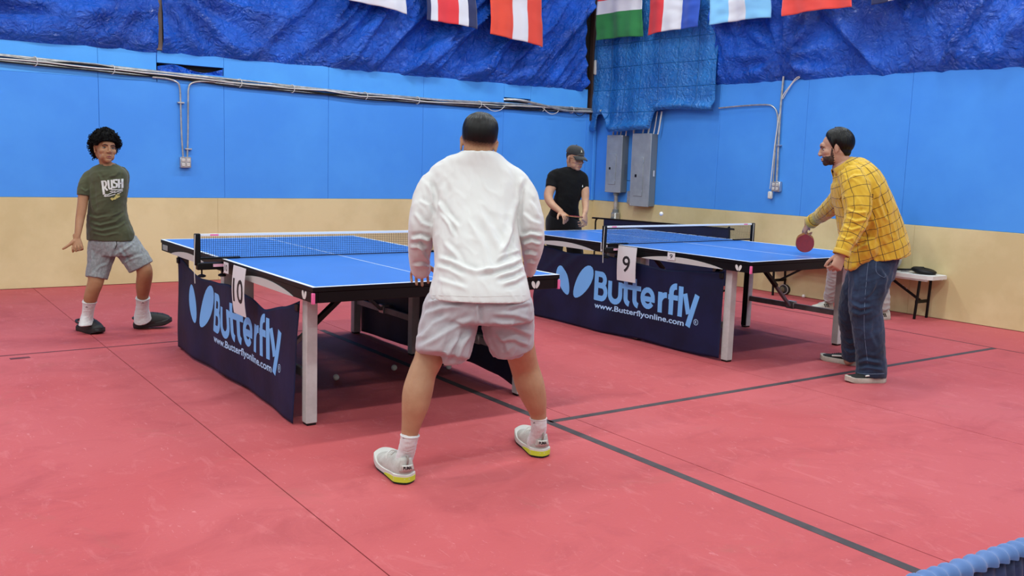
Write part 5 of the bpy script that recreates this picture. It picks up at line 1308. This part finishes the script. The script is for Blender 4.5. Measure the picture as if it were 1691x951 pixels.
V, F = join(pieces); L, ok = lipfaces(V, F, HB, cB, 1.0); mesh_obj('body', V, F, [sk_b, skin('lips_cap_player', '#a8625a', '#96544c')], B, LB, [1 if all(ok[i] for i in f) else 0 for f in F])
eyes(B, LB, HB, cB, 1.0, .6); brows(B, LB, HB, cB, bB, MAT('grey_brow', '#5a4a40', .8), 1.0)
def limB(az): a = abs(az); return math.radians(np.interp(a, [0, .8, 1.2, 1.5, 1.9, 2.3, PI], [24, 20, 6, 0, -16, -34, -40]))
hair_shell(B, LB, HB, cB, bB, MAT('short_dark_hair', '#2a2422', .8), limB, lambda az, v: .003*(1-v)+.0006, 1.0, name='hair')
m_cap = MAT('black_cap', '#0f0f10', .75, sheen=.2, bump=.1, bscale=30)
cap = hair_shell(B, LB, HB, cB, bB, m_cap, lambda az: math.radians(13-5*math.cos(az) if abs(az) < 3.2 else 8), lambda az, v: .012+.010*math.sin(PI*min(1, 1-v))*1.0, 1.0, name='cap')
mb = MB(); g_ = []
for j in range(7):
    row = []
    for i in range(15):
        a = (i/14-.5)*2.0; r = .098+(.072*j/6)*math.cos(a*.78)**.8; p = Vector((math.sin(a)*.088*(1-.06*j/6), math.cos(a)*.092+(r-.098)*1.05*math.cos(a*.5), .040-.010*(j/6)-.030*(a**2)*.55-.02*(j/6)**2)); row.append(cB+HB@p-LB)
    g_.append(row)
vs = [p for r in g_ for p in r]; fs = [(j*15+i, j*15+i+1, (j+1)*15+i+1, (j+1)*15+i) for j in range(6) for i in range(14)]
MB().add(vs, fs).build('brim', m_cap, cap, solid=.004, angle=None)
for x, y in ((0, 0),): MB().ell(cB+HB@Vector((0, -.012, .135))-LB, (.007, .007, .004), HB, 10, 6).build('button', m_cap, cap)
em = [(-.010, .0), (.002, .034), (.012, .0), (.003, .010)]
def capP(x, z, l=.004):
    o_ = cB+HB@Vector((x, .25, z)); h = BVHTree.FromPolygons([v.co+LB for v in cap.data.vertices], [tuple(p.vertices) for p in cap.data.polygons]).ray_cast(o_, -HB.col[1]); return (h[0]+HB.col[1]*l-LB) if h[0] is not None else o_-LB
MB().add([capP(x, z+.070) for x, z in em], [(0, 1, 3), (3, 1, 2)]).build('cap_badge', MAT('badge_grey', '#b9b39c', .5, metal=.3), cap)
GL = tag(bpy.data.objects.new('glasses', None)); COL.objects.link(GL); GL.parent = B
m_wire = MAT('dark_wire', '#2b2320', .3, metal=.7)
for k in (-1, 1):
    MB().tube([cB+HB@Vector((k*.032+.024*math.cos(a), .098-.006*abs(math.cos(a)), -.004+.016*math.sin(a)))-LB for a in [2*PI*i/18 for i in range(18)]], .0013, 5, closed=True).build('lens_rim', m_wire, GL)
    MB().tube([cB+HB@Vector(p)-LB for p in ((k*.056, .094, .002), (k*.075, .06, .004), (k*.082, .005, .004))], .0016, 5).build('temple_arm', m_wire, GL)
MB().tube([cB+HB@Vector(p)-LB for p in ((-.008, .098, .0), (0, .102, .003), (.008, .098, .0))], .0013, 5).build('bridge', m_wire, GL)
tm = MB()
ptorso(tm, [(277, 937, 957, 9.385, .14), (280, 925, 962, 9.38, .165), (284, 917, 965, 9.37, .19), (297, 914, 967, 9.37, .23), (316, 917, 962, 9.38, .25), (334, 913, 956.5, 9.41, .27), (350, 907, 956, 9.45, .29), (360, 903, 957, 9.48, .29)], cap=.05)
plimb(tm, [(924, 285, 9.37, 16, 1), (915, 291, 9.35, 20, 1), (911, 301, 9.33, 20, 1), (909.5, 310, 9.31, 19.5, 1)], cap=.05, side=None)
plimb(tm, [(957, 287, 9.37, 13, 1), (962.5, 293, 9.36, 15, 1), (965, 304, 9.34, 15, 1), (966, 315, 9.32, 13.5, 1)], cap=.05)
V, N, F = remesh(tm, .007, 3); V = V+N*(.007*nz(V, 7, 7)+.003*(aniso(V, CR-CU*.5, .08, 3, 2)-.5))[:, None]
tb_ = mesh_obj('t_shirt', V, F, m_blkt, B, LB); bb_ = bvh(V, F)
decal('chest_logo', [(-.8, -2), (.2, 2), (1, -2), (.2, -1)], [(0, 1, 3), (3, 1, 2)], lambda x, y: (962+x*1.1, 307-y*1.1), bb_, m_white, tb_, (0, 0, 0), .003).location = -LB
pm = MB()
ptorso(pm, [(352, 909, 954, 9.46, .25), (362, 901, 957, 9.48, .30), (378, 900, 960, 9.49, .30)], cap=.1)
plimb(pm, [(916, 368, 9.48, 32, 1), (916, 400, 9.48, 29, 1), (916, 440, 9.5, 24, 1), (916, 486, 9.53, 19, 1)], cap=.05); plimb(pm, [(943, 368, 9.48, 33, 1), (948, 400, 9.5, 29, 1), (952, 440, 9.52, 24, 1), (956, 488, 9.54, 19, 1)], cap=.05)
V, N, F = remesh(pm, .009, 3); V = V+N*(.006*nz(V, 7, 4))[:, None]; mesh_obj('trousers', V, F, m_blkp, B, LB)
def plain_shoe(t, loc, heel, toe, L, m_up, m_sole, h=.1, name='shoe', pitch=0., sole=.026):
    W = .102
    up = MB().rings(shoe_upper(L, W, lambda u: (float(np.interp(u, [0, .15, .4, .68, .88, 1], [.76, .8, .84, 1.0, .93, .72])), float(np.interp(u, [0, .08, .35, .5, .7, .88, 1], [h*.95, h, h*.93, h*.80, h*.62, h*.54, h*.42]))), zb=sole*.9)).build(name, m_up, t, angle=None)
    place(up, Vector(heel)-loc, Vector(toe)-Vector(heel), pitch)
    MB().rings(sole_rings(L, W, 0, sole, 1.04, curve=lambda u: .010*sstep(.8, 1, u))).build('sole', m_sole, up)
    return up
fz = lambda v: Vector((v.x, v.y, 0))
gB = fB.xy.to_3d()*.25
plain_shoe(B, LB, fz(P3(916, 492, 9.53))-gB*.2, fz(P3(916, 492, 9.53))+gB, .29, m_blkp, m_white, name='shoe')
plain_shoe(B, LB, fz(P3(957, 494, 9.55))-gB*.2, fz(P3(957, 494, 9.55))+gB, .29, m_blkp, m_white, name='shoe')

# ---- rackets
m_rred = MAT('racket_red', '#8E2230', .45, noise_col='#822030', nscale=30); m_wood = MAT('racket_wood', '#B98450', .5, noise_col='#a06c3c', nscale=8, stretch=(1, 8, 1))
def racket(label, pos, blade_dir, normal, s=1.):
    """pos = top of the handle where the blade starts; blade_dir points from handle to blade tip"""
    y = Vector(blade_dir).normalized(); z = Vector(normal); z = (z-y*z.dot(y)).normalized(); x = y.cross(z); M = Matrix((x, y, z)).transposed().to_4x4(); M.translation = Vector(pos)
    t = thing('table_tennis_racket', label, 'racket', tuple(pos), 0, 'rackets in hand'); R_ = M.copy(); R_.translation = (0, 0, 0); t.matrix_world = M
    out = []
    for k in range(40):
        a = 2*PI*k/40; X = .0755*math.sin(a); Y = .080-.080*math.cos(a)
        if Y < .03: X *= .55+.45*(Y/.03)
        out.append((X, Y-.0))
    f = lambda x_, y_, z_: (x_, y_, z_)
    MB().prism(out, -.003, .003, f).build('blade', m_wood, t, smooth=False)
    o2 = [(x_*.985, .018+(y_)*.885) for x_, y_ in out]
    MB().prism(o2, .0031, .0062, f).build('red_rubber', m_rred, t, smooth=False)
    MB().prism(o2, -.0062, -.0031, f).build('black_rubber', m_blackp, t, smooth=False)
    loft_mb = MB(); loft(loft_mb, [Vector((0, -.10, 0)), Vector((0, -.06, 0)), Vector((0, -.02, 0)), Vector((0, .01, 0))], [.017, .0135, .013, .016], [.0125, .011, .011, .010], Vector((1, 0, 0)), 14, .2)
    loft_mb.build('handle', m_wood, t, angle=None)
    return t
racket('red racket held edge-on by the player in the black cap', P3(937, 356.2, 9.06), P3(961, 359, 8.98)-P3(937, 356.2, 9.06), CU*1.0-CF*.05)

# ================================================================ PLAYER IN YELLOW CHECKED SHIRT
rY = onz(1412, 622); Y = thing('person', 'bearded player in yellow checked shirt and blue jeans reaching over the rear table', 'person', (rY.x, rY.y, 0)); LY = Vector((rY.x, rY.y, 0))
def check_mat():
    m = MAT('yellow_check', '#C8A232', .85, sheen=.25, spec=.15, bump=.12, bscale=14); nt = m.node_tree; N = nt.nodes.new; Lk = nt.links.new; b = nt.nodes['Principled BSDF']
    at = N('ShaderNodeAttribute'); at.attribute_name = 'fabric'; sp = N('ShaderNodeSeparateXYZ'); Lk(at.outputs['Vector'], sp.inputs[0]); outs = []
    for ax, per in ((0, .062), (1, .062)):
        a = N('ShaderNodeMath'); a.operation = 'MULTIPLY'; a.inputs[1].default_value = 1/per; Lk(sp.outputs[ax], a.inputs[0])
        f = N('ShaderNodeMath'); f.operation = 'FRACT'; Lk(a.outputs[0], f.inputs[0])
        s = N('ShaderNodeMath'); s.operation = 'SUBTRACT'; s.inputs[1].default_value = .5; Lk(f.outputs[0], s.inputs[0])
        ab = N('ShaderNodeMath'); ab.operation = 'ABSOLUTE'; Lk(s.outputs[0], ab.inputs[0])
        lt = N('ShaderNodeMath'); lt.operation = 'LESS_THAN'; lt.inputs[1].default_value = .033; Lk(ab.outputs[0], lt.inputs[0]); outs.append(lt)
    mx = N('ShaderNodeMath'); mx.operation = 'MAXIMUM'; Lk(outs[0].outputs[0], mx.inputs[0]); Lk(outs[1].outputs[0], mx.inputs[1])
    mc = N('ShaderNodeMixRGB'); mc.inputs[1].default_value = lin('#C8A232'); mc.inputs[2].default_value = lin('#5A4424'); Lk(mx.outputs[0], mc.inputs[0]); Lk(mc.outputs[0], b.inputs['Base Color']); return m
m_check = check_mat()
m_denim = MAT('blue_denim', '#2E3D58', .85, sheen=.15, spec=.2, noise_col='#1B2538', nscale=5, ndetail=8, bump=.2, bscale=60, ramp=(.35, .68))
m_seam = MAT('denim_seam', '#66768F', .85); m_canvas = MAT('black_canvas', '#121213', .8, bump=.2, bscale=60); m_vulc = MAT('offwhite_rubber', '#BDB6AB', .6, noise_col='#aaa195', nscale=18)
pieces = []; core = MB()
SPY = [(1392, 276, 6.28, 34, 1.2), (1408, 292, 6.28, 48, 1.5), (1424, 330, 6.30, 62, 1.35), (1437, 380, 6.34, 66, 1.2), (1440, 420, 6.38, 64, 1.2)]
plimb(core, SPY)
plimb(core, [(1440, 420, 6.30, 54, 1), (1432, 500, 6.30, 38, 1)]); plimb(core, [(1436, 420, 6.48, 54, 1), (1420, 500, 6.6, 36, 1)])
plimb(core, [(1408, 296, 6.14, 30, 1), (1414, 330, 6.12, 26, 1)])
plimb(core, [(1404, 300, 6.44, 30, 1), (1385, 332, 6.6, 22, 1), (1362, 348, 6.85, 18, 1)])
V, N, F = remesh(core, .014, 2); pieces.append((V, F))
lg = MB()
plimb(lg, [(1434, 480, 6.30, 40, 1), (1430, 530, 6.32, 30, 1), (1436, 580, 6.38, 22, 1), (1438, 612, 6.40, 18, 1.2), (1436, 620, 6.40, 18, 1.3)])
plimb(lg, [(1424, 480, 6.58, 40, 1), (1408, 520, 6.68, 30, 1), (1410, 565, 6.82, 20, 1), (1404, 590, 6.88, 18, 1.2), (1402, 595, 6.88, 16, 1.2)])
V, N, F = remesh(lg, .009, 3); pieces.append((V, F))
ar = MB()
padd = dep(onz(1329, 418, .76))-.06
w1 = P3(1339.5, 366.5, padd-.06)
plimb(ar, [(1362, 350, padd-.3, 22, 1), (1348, 361, padd-.14, 17, .95), (1341, 366, padd-.07, 15, .85)])
M1 = frame(P3(1328, 380, padd)-w1, CU*.7+CR*-.5-CF*.5)
hand_mb(ar, M1, w1, [(.9, 1.2, .7), (.9, 1.2, .7), (.9, 1.2, .7), (.3, .3, .2)], .05, 1.0, thumb=(.5, .9, -.5), flip=1)
w2_ = P3(1391, 420, 6.02)
plimb(ar, [(1400, 398, 6.06, 22, 1), (1394, 412, 6.03, 18, 1), (1390, 420, 6.02, 15.5, .9)])
M3 = frame(P3(1383, 441, 6.0)-w2_, -CF+CR*.35)
hand_mb(ar, M3, w2_+CR*-.005, [(1.35, 1.4, .8), (1.3, 1.4, .8), (1.25, 1.4, .8), (1.15, 1.3, .8)], .05, 1.05, thumb=(.55, .9, -.35), tcurl=.5, flip=-1 if M3.col[0].dot(CR) > 0 else 1)
V, N, F = remesh(ar, .0036, 2); pieces.append((V, F))
fY = -CR*.95+CF*.30; HY = frame(fY-CU*.10, CU+fY*.10-CR*.02); cY = P3(1379, 245.5, 6.27)
V, N, F = remesh(head_mb(HY, cY, .97, P3(1398, 282, 6.27), .056, jaw=1.02), .0036, 7); V, L_ = head_fin(V, N, HY, cY, .97); pieces.append((V, F)); bY = bvh(V, F)
V, F = join(pieces); L = (V-np.array(cY))@np.array(HY)/.97
r_ = np.linalg.norm(L, axis=1); bd = (r_ < .16) & (L[:, 1] > -.004) & (L[:, 2] < -.040-.010*np.sin(L[:, 1]*30)+ .55*np.clip(.028-L[:, 1], 0, 1)) & (L[:, 2] > -.118) & (L[:, 1] > .012+.004*np.sin(L[:, 2]*400))
bd |= (r_ < .12) & (np.abs(L[:, 0]) > .05) & (L[:, 1] > .016) & (L[:, 1] < .036-.25*(L[:, 2]+.04)) & (L[:, 2] > -.06) & (L[:, 2] < .0)
lipz = (np.abs(L[:, 0]) < .022) & (np.abs(L[:, 2]+.064) < .008) & (L[:, 1] > .085); bd &= ~lipz; bd &= ~((L[:, 1] > .088) & (L[:, 2] > -.048))
m_beard = MAT('short_beard', '#2A1D18', .8, noise_col='#55392d', nscale=70, bump=.3, bscale=200, ramp=(.35, .55))
mi = [1 if all(bd[i] for i in f) else 0 for f in F]
mesh_obj('body', V, F, [sk_y, m_beard], Y, LY, mi)
eyes(Y, LY, HY, cY, .97, .7); brows(Y, LY, HY, cY, bY, m_brow, .97, th=.003)
# goatee volume
if 0: MB().ell(cY+HY@Vector((0, .080, -.100))-LY, (.024, .020, .016), HY, 14, 10).build('goatee', m_beard, Y)
def limY(az): a = abs(az); return math.radians(np.interp(a, [0, .35, .6, .85, 1.0, 1.12, 1.22, 1.34, 1.5, 1.7, 1.9, 2.3, PI], [46, 44, 36, 20, 2, -16, -30, -12, -3, -16, -38, -54, -56]))
hY = hair_shell(Y, LY, HY, cY, bY, m_hairb, limY, lambda az, v: (.021+.008*max(0, -math.cos(az)))*(1-v**3)+.002, .97, nu=160, disp=lambda az, v: .0016*(1-v**3)*math.sin(az*46+6*v+3*math.sin(v*4))+.002*noise.noise(Vector((math.cos(az)*4, math.sin(az)*4, v*3))))
# shirt
tm = MB()
plimb(tm, [(1390, 272, 6.28, 36, 1.25), (1396, 278, 6.28, 50, 1.35), (1404, 287, 6.28, 66, 1.5), (1414, 306, 6.28, 80, 1.5), (1426, 338, 6.30, 89, 1.32), (1435, 370, 6.33, 97, 1.15), (1443, 392, 6.36, 100, 1.08), (1448, 408, 6.37, 101, 1.05), (1449.5, 423, 6.38, 101, 1.05)], cap=.03, n=30)
plimb(tm, [(1424, 395, 6.30, 56, 1.5), (1421, 414, 6.30, 56, 1.5), (1413, 428, 6.29, 38, 1.8), (1406, 438, 6.28, 20, 2.2), (1401, 446, 6.28, 8, 3.5)], cap=.1)
plimb(tm, [(1405, 288, 6.16, 44, 1), (1412, 302, 6.11, 48, 1), (1415, 325, 6.08, 46, 1), (1416, 348, 6.06, 42, 1), (1411, 370, 6.04, 37, 1), (1402, 390, 6.03, 32, 1), (1394, 407, 6.02, 27, 1), (1390, 419, 6.02, 25, 1)], cap=.06)
plimb(tm, [(1400, 306, 6.44, 44, 1), (1392, 322, 6.55, 38, 1), (1378, 337, 6.70, 32, 1), (1364, 349, 6.86, 27, 1), (1352, 358, padd-.18, 23, 1), (1341, 365, padd-.07, 20, 1)], cap=.06)
V, N, F = remesh(tm, .0055, 3)
CY_ = [([(1400, 300), (1410, 290), (1424, 292)], 3, .005), ([(1434, 300), (1437, 330), (1436, 362)], 3, .007), ([(1398, 345), (1412, 352), (1434, 350)], 2.5, .006), ([(1396, 358), (1412, 366), (1432, 362)], 2.5, .007), ([(1392, 372), (1406, 380), (1424, 374)], 2.2, .006), ([(1386, 388), (1398, 396), (1412, 392)], 2, .005), ([(1436, 365), (1428, 385), (1416, 405)], 3, .008), ([(1442, 360), (1448, 380), (1440, 405)], 3, .005), ([(1452, 300), (1450, 330), (1462, 365)], 3, .005), ([(1404, 420), (1418, 410), (1440, 400)], 2.5, .005),
       ([(1384, 326), (1376, 336), (1380, 348)], 2, .006), ([(1368, 338), (1362, 346), (1366, 356)], 2, .006), ([(1356, 346), (1352, 356), (1356, 364)], 1.8, .005), ([(1384, 300), (1388, 320), (1384, 338)], 2.5, .005)]
V = V+N*(creases(V, N, CY_)*1.8+.004*nz(V, 9, 9)+.005*(aniso(V, CU-CR*.5, .05, 4, 8)-.5))[:, None]
torsoC = ([P3(1392, 262, 6.28), P3(1412, 306, 6.28), P3(1430, 350, 6.31), P3(1450, 430, 6.38)], .20, -CF)
armN = ([P3(1400, 280, 6.14), P3(1415, 325, 6.08), P3(1416, 348, 6.06), P3(1402, 390, 6.03), P3(1389, 422, 6.02)], .085, -CF); armF = ([P3(1408, 296, 6.38), P3(1392, 322, 6.55), P3(1364, 349, 6.86), P3(1340, 366, padd-.06)], .075, CF)
uv = clothuv(V, [(p, r, [-q for q in s]) for p, r, s in (torsoC, armN, armF)])
ys = mesh_obj('checked_shirt', V, F, m_check, Y, LY, uv=uv); yb = bvh(V, F)
# collar, cuffs, pocket, placket edge
def band(nm, pts3, r, par, m): MB().tube(smooth_path([Vector(p)-LY for p in pts3], 4), r, 8).build(nm, m, par)
m_yel = MAT('yellow_plain', '#C49E30', .85, sheen=.2, bump=.1, bscale=20)
g_ = []; base = P3(1391, 273, 6.28); ax = (P3(1398, 284, 6.27)-P3(1384, 264, 6.27)).normalized(); sx1 = ax.cross(CF).normalized()
for h_, rr in ((.012, .064), (-.006, .066), (-.016, .071), (-.012, .077), (.008, .084), (.030, .090)):
    row = []
    for i in range(33):
        a = .30+(2*PI-.60)*i/32+PI; dn = .016*(1-math.cos(a-0))*.5; row.append(base+ax*(h_+.02*max(0, -math.cos(a)*-1)*0)+sx1*(-math.cos(a))*rr*-1.0+CF*math.sin(a)*rr-LY)
    g_.append(row)
vs = [p for r in g_ for p in r]; fs = [(j*33+i, j*33+i+1, (j+1)*33+i+1, (j+1)*33+i) for j in range(5) for i in range(32)]
MB().add(vs, fs).build('collar', m_yel, ys, solid=.004, angle=None)
for c_, a_, w_ in (((1391.5, 413, 6.02), (1388.5, 421, 6.02), 26), ((1345, 362.5, padd-.11), (1339.5, 366.8, padd-.06), 21)):
    p0, p1 = P3(*c_), P3(*a_); d_ = (p1-p0).normalized(); x_ = d_.cross(CF).normalized(); y_ = d_.cross(x_); rr = w_/2*c_[2]/FOC+.002; cuff = []
    for q in (0, .35, .7, 1): cuff.append([p0.lerp(p1, q)+(x_*math.cos(a)+y_*math.sin(a))*rr-LY for a in [2*PI*k/24 for k in range(24)]])
    cm = MB().rings(cuff, cap=False); cm.build('cuff', m_yel, ys, solid=.004)
for pl_ in ([(1401, 446), (1420, 434), (1450, 424), (1478, 421), (1496, 421)],):
    pts = []
    for q in smooth_path([(x, y-2.2, 0) for x, y in pl_], 8):
        hh = yb.ray_cast(CP, ray(q.x, q.y).normalized())
        if hh[0] is not None: pts.append(hh[0]-LY)

decal('pocket_flap', [(0, 0), (9, 5), (7, 10), (-2, 6)], [(0, 1, 2, 3)], lambda x, y: (1380+x, 318+y), yb, m_yel, ys, (0, 0, 0), .004).location = -LY
# jeans
jm = MB()
plimb(jm, [(1446, 408, 6.36, 74, 1.15), (1443, 424, 6.37, 78, 1.15), (1440, 440, 6.38, 76, 1.15), (1438, 455, 6.40, 72, 1.2)], cap=.2)
plimb(jm, [(1441, 430, 6.30, 72, .75), (1438, 455, 6.28, 71, .78), (1433, 480, 6.28, 62, .85), (1429, 505, 6.29, 54, .95), (1432, 535, 6.32, 52, .95), (1436, 565, 6.35, 49, .95), (1438, 590, 6.38, 48, .95), (1440, 606, 6.39, 49, .95), (1438, 619, 6.40, 50, .9)], cap=.04)
plimb(jm, [(1436, 430, 6.48, 66, .75), (1426, 460, 6.52, 58, .8), (1412, 490, 6.60, 48, .95), (1406, 520, 6.68, 42, 1), (1407, 550, 6.78, 37, 1), (1408, 572, 6.84, 36, 1), (1410, 588, 6.88, 37, .95)], cap=.04)
V, N, F = remesh(jm, .0065, 3)
CJ = [([(1448, 462), (1440, 480), (1428, 492)], 3, .006), ([(1404, 500), (1420, 508), (1440, 506)], 3, .007), ([(1402, 514), (1420, 520), (1446, 512)], 3, .006), ([(1450, 440), (1462, 460), (1458, 485)], 3.5, .006), ([(1412, 600), (1430, 594), (1458, 600)], 2.5, .008), ([(1414, 610), (1432, 606), (1460, 611)], 2.2, .007), ([(1394, 560), (1404, 566), (1416, 560)], 2.2, .007), ([(1392, 576), (1404, 582), (1418, 578)], 2, .006), ([(1408, 440), (1412, 470), (1406, 495)], 3, .005), ([(1440, 530), (1436, 550), (1446, 575)], 3.5, .004)]
V = V+N*(creases(V, N, CJ)*1.8+.005*nz(V, 8, 1)+.004*(aniso(V, CR+CU*.4, .06, 4, 5)-.5))[:, None]
jn = mesh_obj('jeans', V, F, m_denim, Y, LY); jb = bvh(V, F)
def onmesh(bv_, path, r, nm, par, m, loc, sub=6, rad=.0018, off=0.):
    pts = []
    for q in smooth_path([(x, y, 0) for x, y in path], sub):
        hh = bv_.ray_cast(CP, ray(q.x, q.y).normalized())
        if hh[0] is not None and (not pts or (hh[0]-loc-pts[-1]).length < .12): pts.append(hh[0]-loc)
    if len(pts) > 2: return MB().tube(pts, rad, 5).build(nm, m, par)
onmesh(jb, [(1434, 430), (1431, 460), (1428, 500), (1427, 540), (1430, 575), (1433, 600)], 0, 'side_seam', jn, m_seam, LY, rad=.0014)
onmesh(jb, [(1448, 424), (1447, 448), (1460, 458), (1462, 452)], 0, 'pocket_stitch', jn, m_seam, LY, rad=.0013)
onmesh(jb, [(1416, 616), (1430, 617.5), (1446, 617.5), (1460, 617)], 0, 'hem_stitch', jn, m_seam, LY, rad=.002)
def skate(t, loc, heel, toe, L=.30):
    s = plain_shoe(t, loc, heel, toe, L, m_canvas, m_vulc, h=.088, name='skate_shoe', sole=.036)
    for k in (-1, 1):
        f = lambda x_, y_, z_, k=k: (k*(x_), y_, z_)
        pts = [(.0, L*.30, .045), (.0, L*.42, .066), (.0, L*.60, .050)]
        xs_ = [.051, .049, .0515]
        MB().tube([(k*(x_+.000), p[1], p[2]) for x_, p in zip(xs_, [(0, L*.22, .066), (0, L*.44, .058), (0, L*.60, .052)])], [.003, .0065, .006], 6).build('side_stripe', m_white, s)
    for i in range(4):
        y = L*(.52+.055*i); z = float(np.interp(y/L, [.5, .7, .88], [.088*.80, .088*.62, .088*.54])); MB().tube(smooth_path([(-.02, y, z-.008), (0, y, z+.002), (.02, y, z-.008)], 3), .0025, 5).build('lace', m_white if False else m_canvas, s)
    return s
skate(Y, LY, onz(1463, 630.5), onz(1384, 630.5))
skate(Y, LY, onz(1417, 604), onz(1368, 595))
racket('red racket held blade down by the player in the yellow shirt', P3(1330.5, 383, padd-.02), P3(1328.5, 410, padd-.02)-P3(1330.5, 383, padd-.02), -CF+CR*.15, 1.)

# ================================================================ SEATED PERSON on the bench, mostly hidden
S = thing('person', 'seated person in black top and light grey trousers behind the yellow-shirted player', 'person', (8.395, 5.6, 0)); LS = Vector((8.45, 5.6, 0))
m_lg = MAT('light_grey_fleece', '#A6A2A0', .9, sheen=.3, spec=.15, bump=.2, bscale=20, noise_col='#989492', nscale=8)
W3 = lambda *p: Vector(p)
pieces = []; core = MB()
loft(core, [W3(8.60, 5.68, .55), W3(8.60, 5.67, .68), W3(8.54, 5.66, .82), W3(8.44, 5.63, .95)], [.13, .12, .13, .07], [.10, .10, .10, .07], W3(0, 1, 0), 20, .5)
for yk, ya in ((5.78, 5.93), (5.38, 5.30)):
    loft(core, [W3(8.55, yk*.4+5.68*.6, .52), W3(8.15, yk, .53)], [.07, .055], [.07, .055], W3(0, 1, 0), 14)
    loft(core, [W3(8.13, yk, .52), W3(8.17, ya*.5+yk*.5, .3), W3(8.20, ya, .14)], [.055, .05, .035], [.055, .05, .035], W3(0, 1, 0), 14)
V, N, F = remesh(core, .014, 2); pieces.append((V, F))
HS = frame((-1, -.2, -.25), (-.25, 0, 1)); cS = W3(8.30, 5.60, 1.17)
V, N, F = remesh(head_mb(HS, cS, .97, W3(8.42, 5.60, .98), .055), .005, 2); V, L_ = head_fin(V, N, HS, cS, .97); pieces.append((V, F)); bS = bvh(V, F)
hs = MB()
for sg, yy in ((1, 5.72), (-1, 5.46)):
    wq = W3(8.16, yy, .66); loft(hs, [W3(8.30, yy+.06*sg, .68), wq], [.034, .026], [.034, .022], W3(0, 1, 0), 14)
    hand_mb(hs, frame((-1, -.3*sg, -.15), (0, 0, 1)), wq, [(.4, .5, .3)]*4, .06, .95, flip=sg)
V, N, F = remesh(hs, .0045, 2); pieces.append((V, F))
V, F = join(pieces); mesh_obj('body', V, F, sk_b, S, LS)
eyes(S, LS, HS, cS, .97, .7); hair_shell(S, LS, HS, cS, bS, m_hairb, limA, lambda az, v: .012*(1-v**3)+.001, .97)
hm = MB()
loft(hm, [W3(8.61, 5.68, .54), W3(8.62, 5.67, .66), W3(8.58, 5.66, .80), W3(8.50, 5.64, .92), W3(8.42, 5.63, 1.0)], [.19, .19, .20, .19, .09], [.14, .14, .135, .12, .08], W3(0, 1, 0), 24, .3)
for sg in (1, -1): loft(hm, [W3(8.46, 5.59+.17*sg, .92), W3(8.42, 5.59+.22*sg, .78), W3(8.40, 5.59+.21*sg, .68), W3(8.28, 5.59+.17*sg, .665), W3(8.19, 5.59+.13*sg, .66)], [.07, .06, .055, .048, .04], [.07, .06, .055, .048, .04], W3(0, 1, .3), 16, .3)
V, N, F = remesh(hm, .009, 3); V = V+N*(.008*nz(V, 7, 7))[:, None]; mesh_obj('black_jacket', V, F, m_blkt, S, LS)
tr = MB()
loft(tr, [W3(8.63, 5.54, .535), W3(8.63, 5.86, .535)], [.14, .14], [.095, .095], W3(1, 0, 0), 18, .7)
for yk, ya in ((5.80, 5.93), (5.36, 5.30)):
    loft(tr, [W3(8.60, yk*.4+5.70*.6, .53), W3(8.35, yk*.8+5.70*.2, .54), W3(8.14, yk, .54), W3(8.11, yk*.9+ya*.1, .45), W3(8.17, yk*.5+ya*.5, .28), W3(8.20, ya, .095)], [.105, .095, .085, .085, .078, .062], [.10, .09, .085, .085, .078, .062], W3(0, 1, 0), 18, .1)
V, N, F = remesh(tr, .008, 3); V = V+N*(.007*nz(V, 8, 2)+.006*(aniso(V, (0, 1, .2), .05, 4, 2)-.5))[:, None]; mesh_obj('trousers', V, F, m_lg, S, LS)
for (h_, t_) in (((8.30, 5.95), (8.02, 6.0)), ((8.30, 5.30), (8.05, 5.33))):
    s_ = plain_shoe(S, LS, W3(h_[0], h_[1], 0), W3(t_[0], t_[1], 0), .285, MAT('pale_suede', '#BDB9AC', .8), m_vulc, h=.095, name='trainer', sole=.028)
    for k in (-1, 1):
        for i in range(3): MB().bar((k*.046, .10+.022*i, .032), (k*.041, .115+.022*i, .066), .004, .011, up=(k, 0, 0)).build('dark_stripe', m_ink, s_)
    for i in range(4): y = .285*(.45+.06*i); MB().tube([(-.02, y, .07-.1*(y-.13)), (0, y, .08-.12*(y-.13)), (.02, y, .07-.1*(y-.13))], .003, 5).build('lace', m_white, s_)
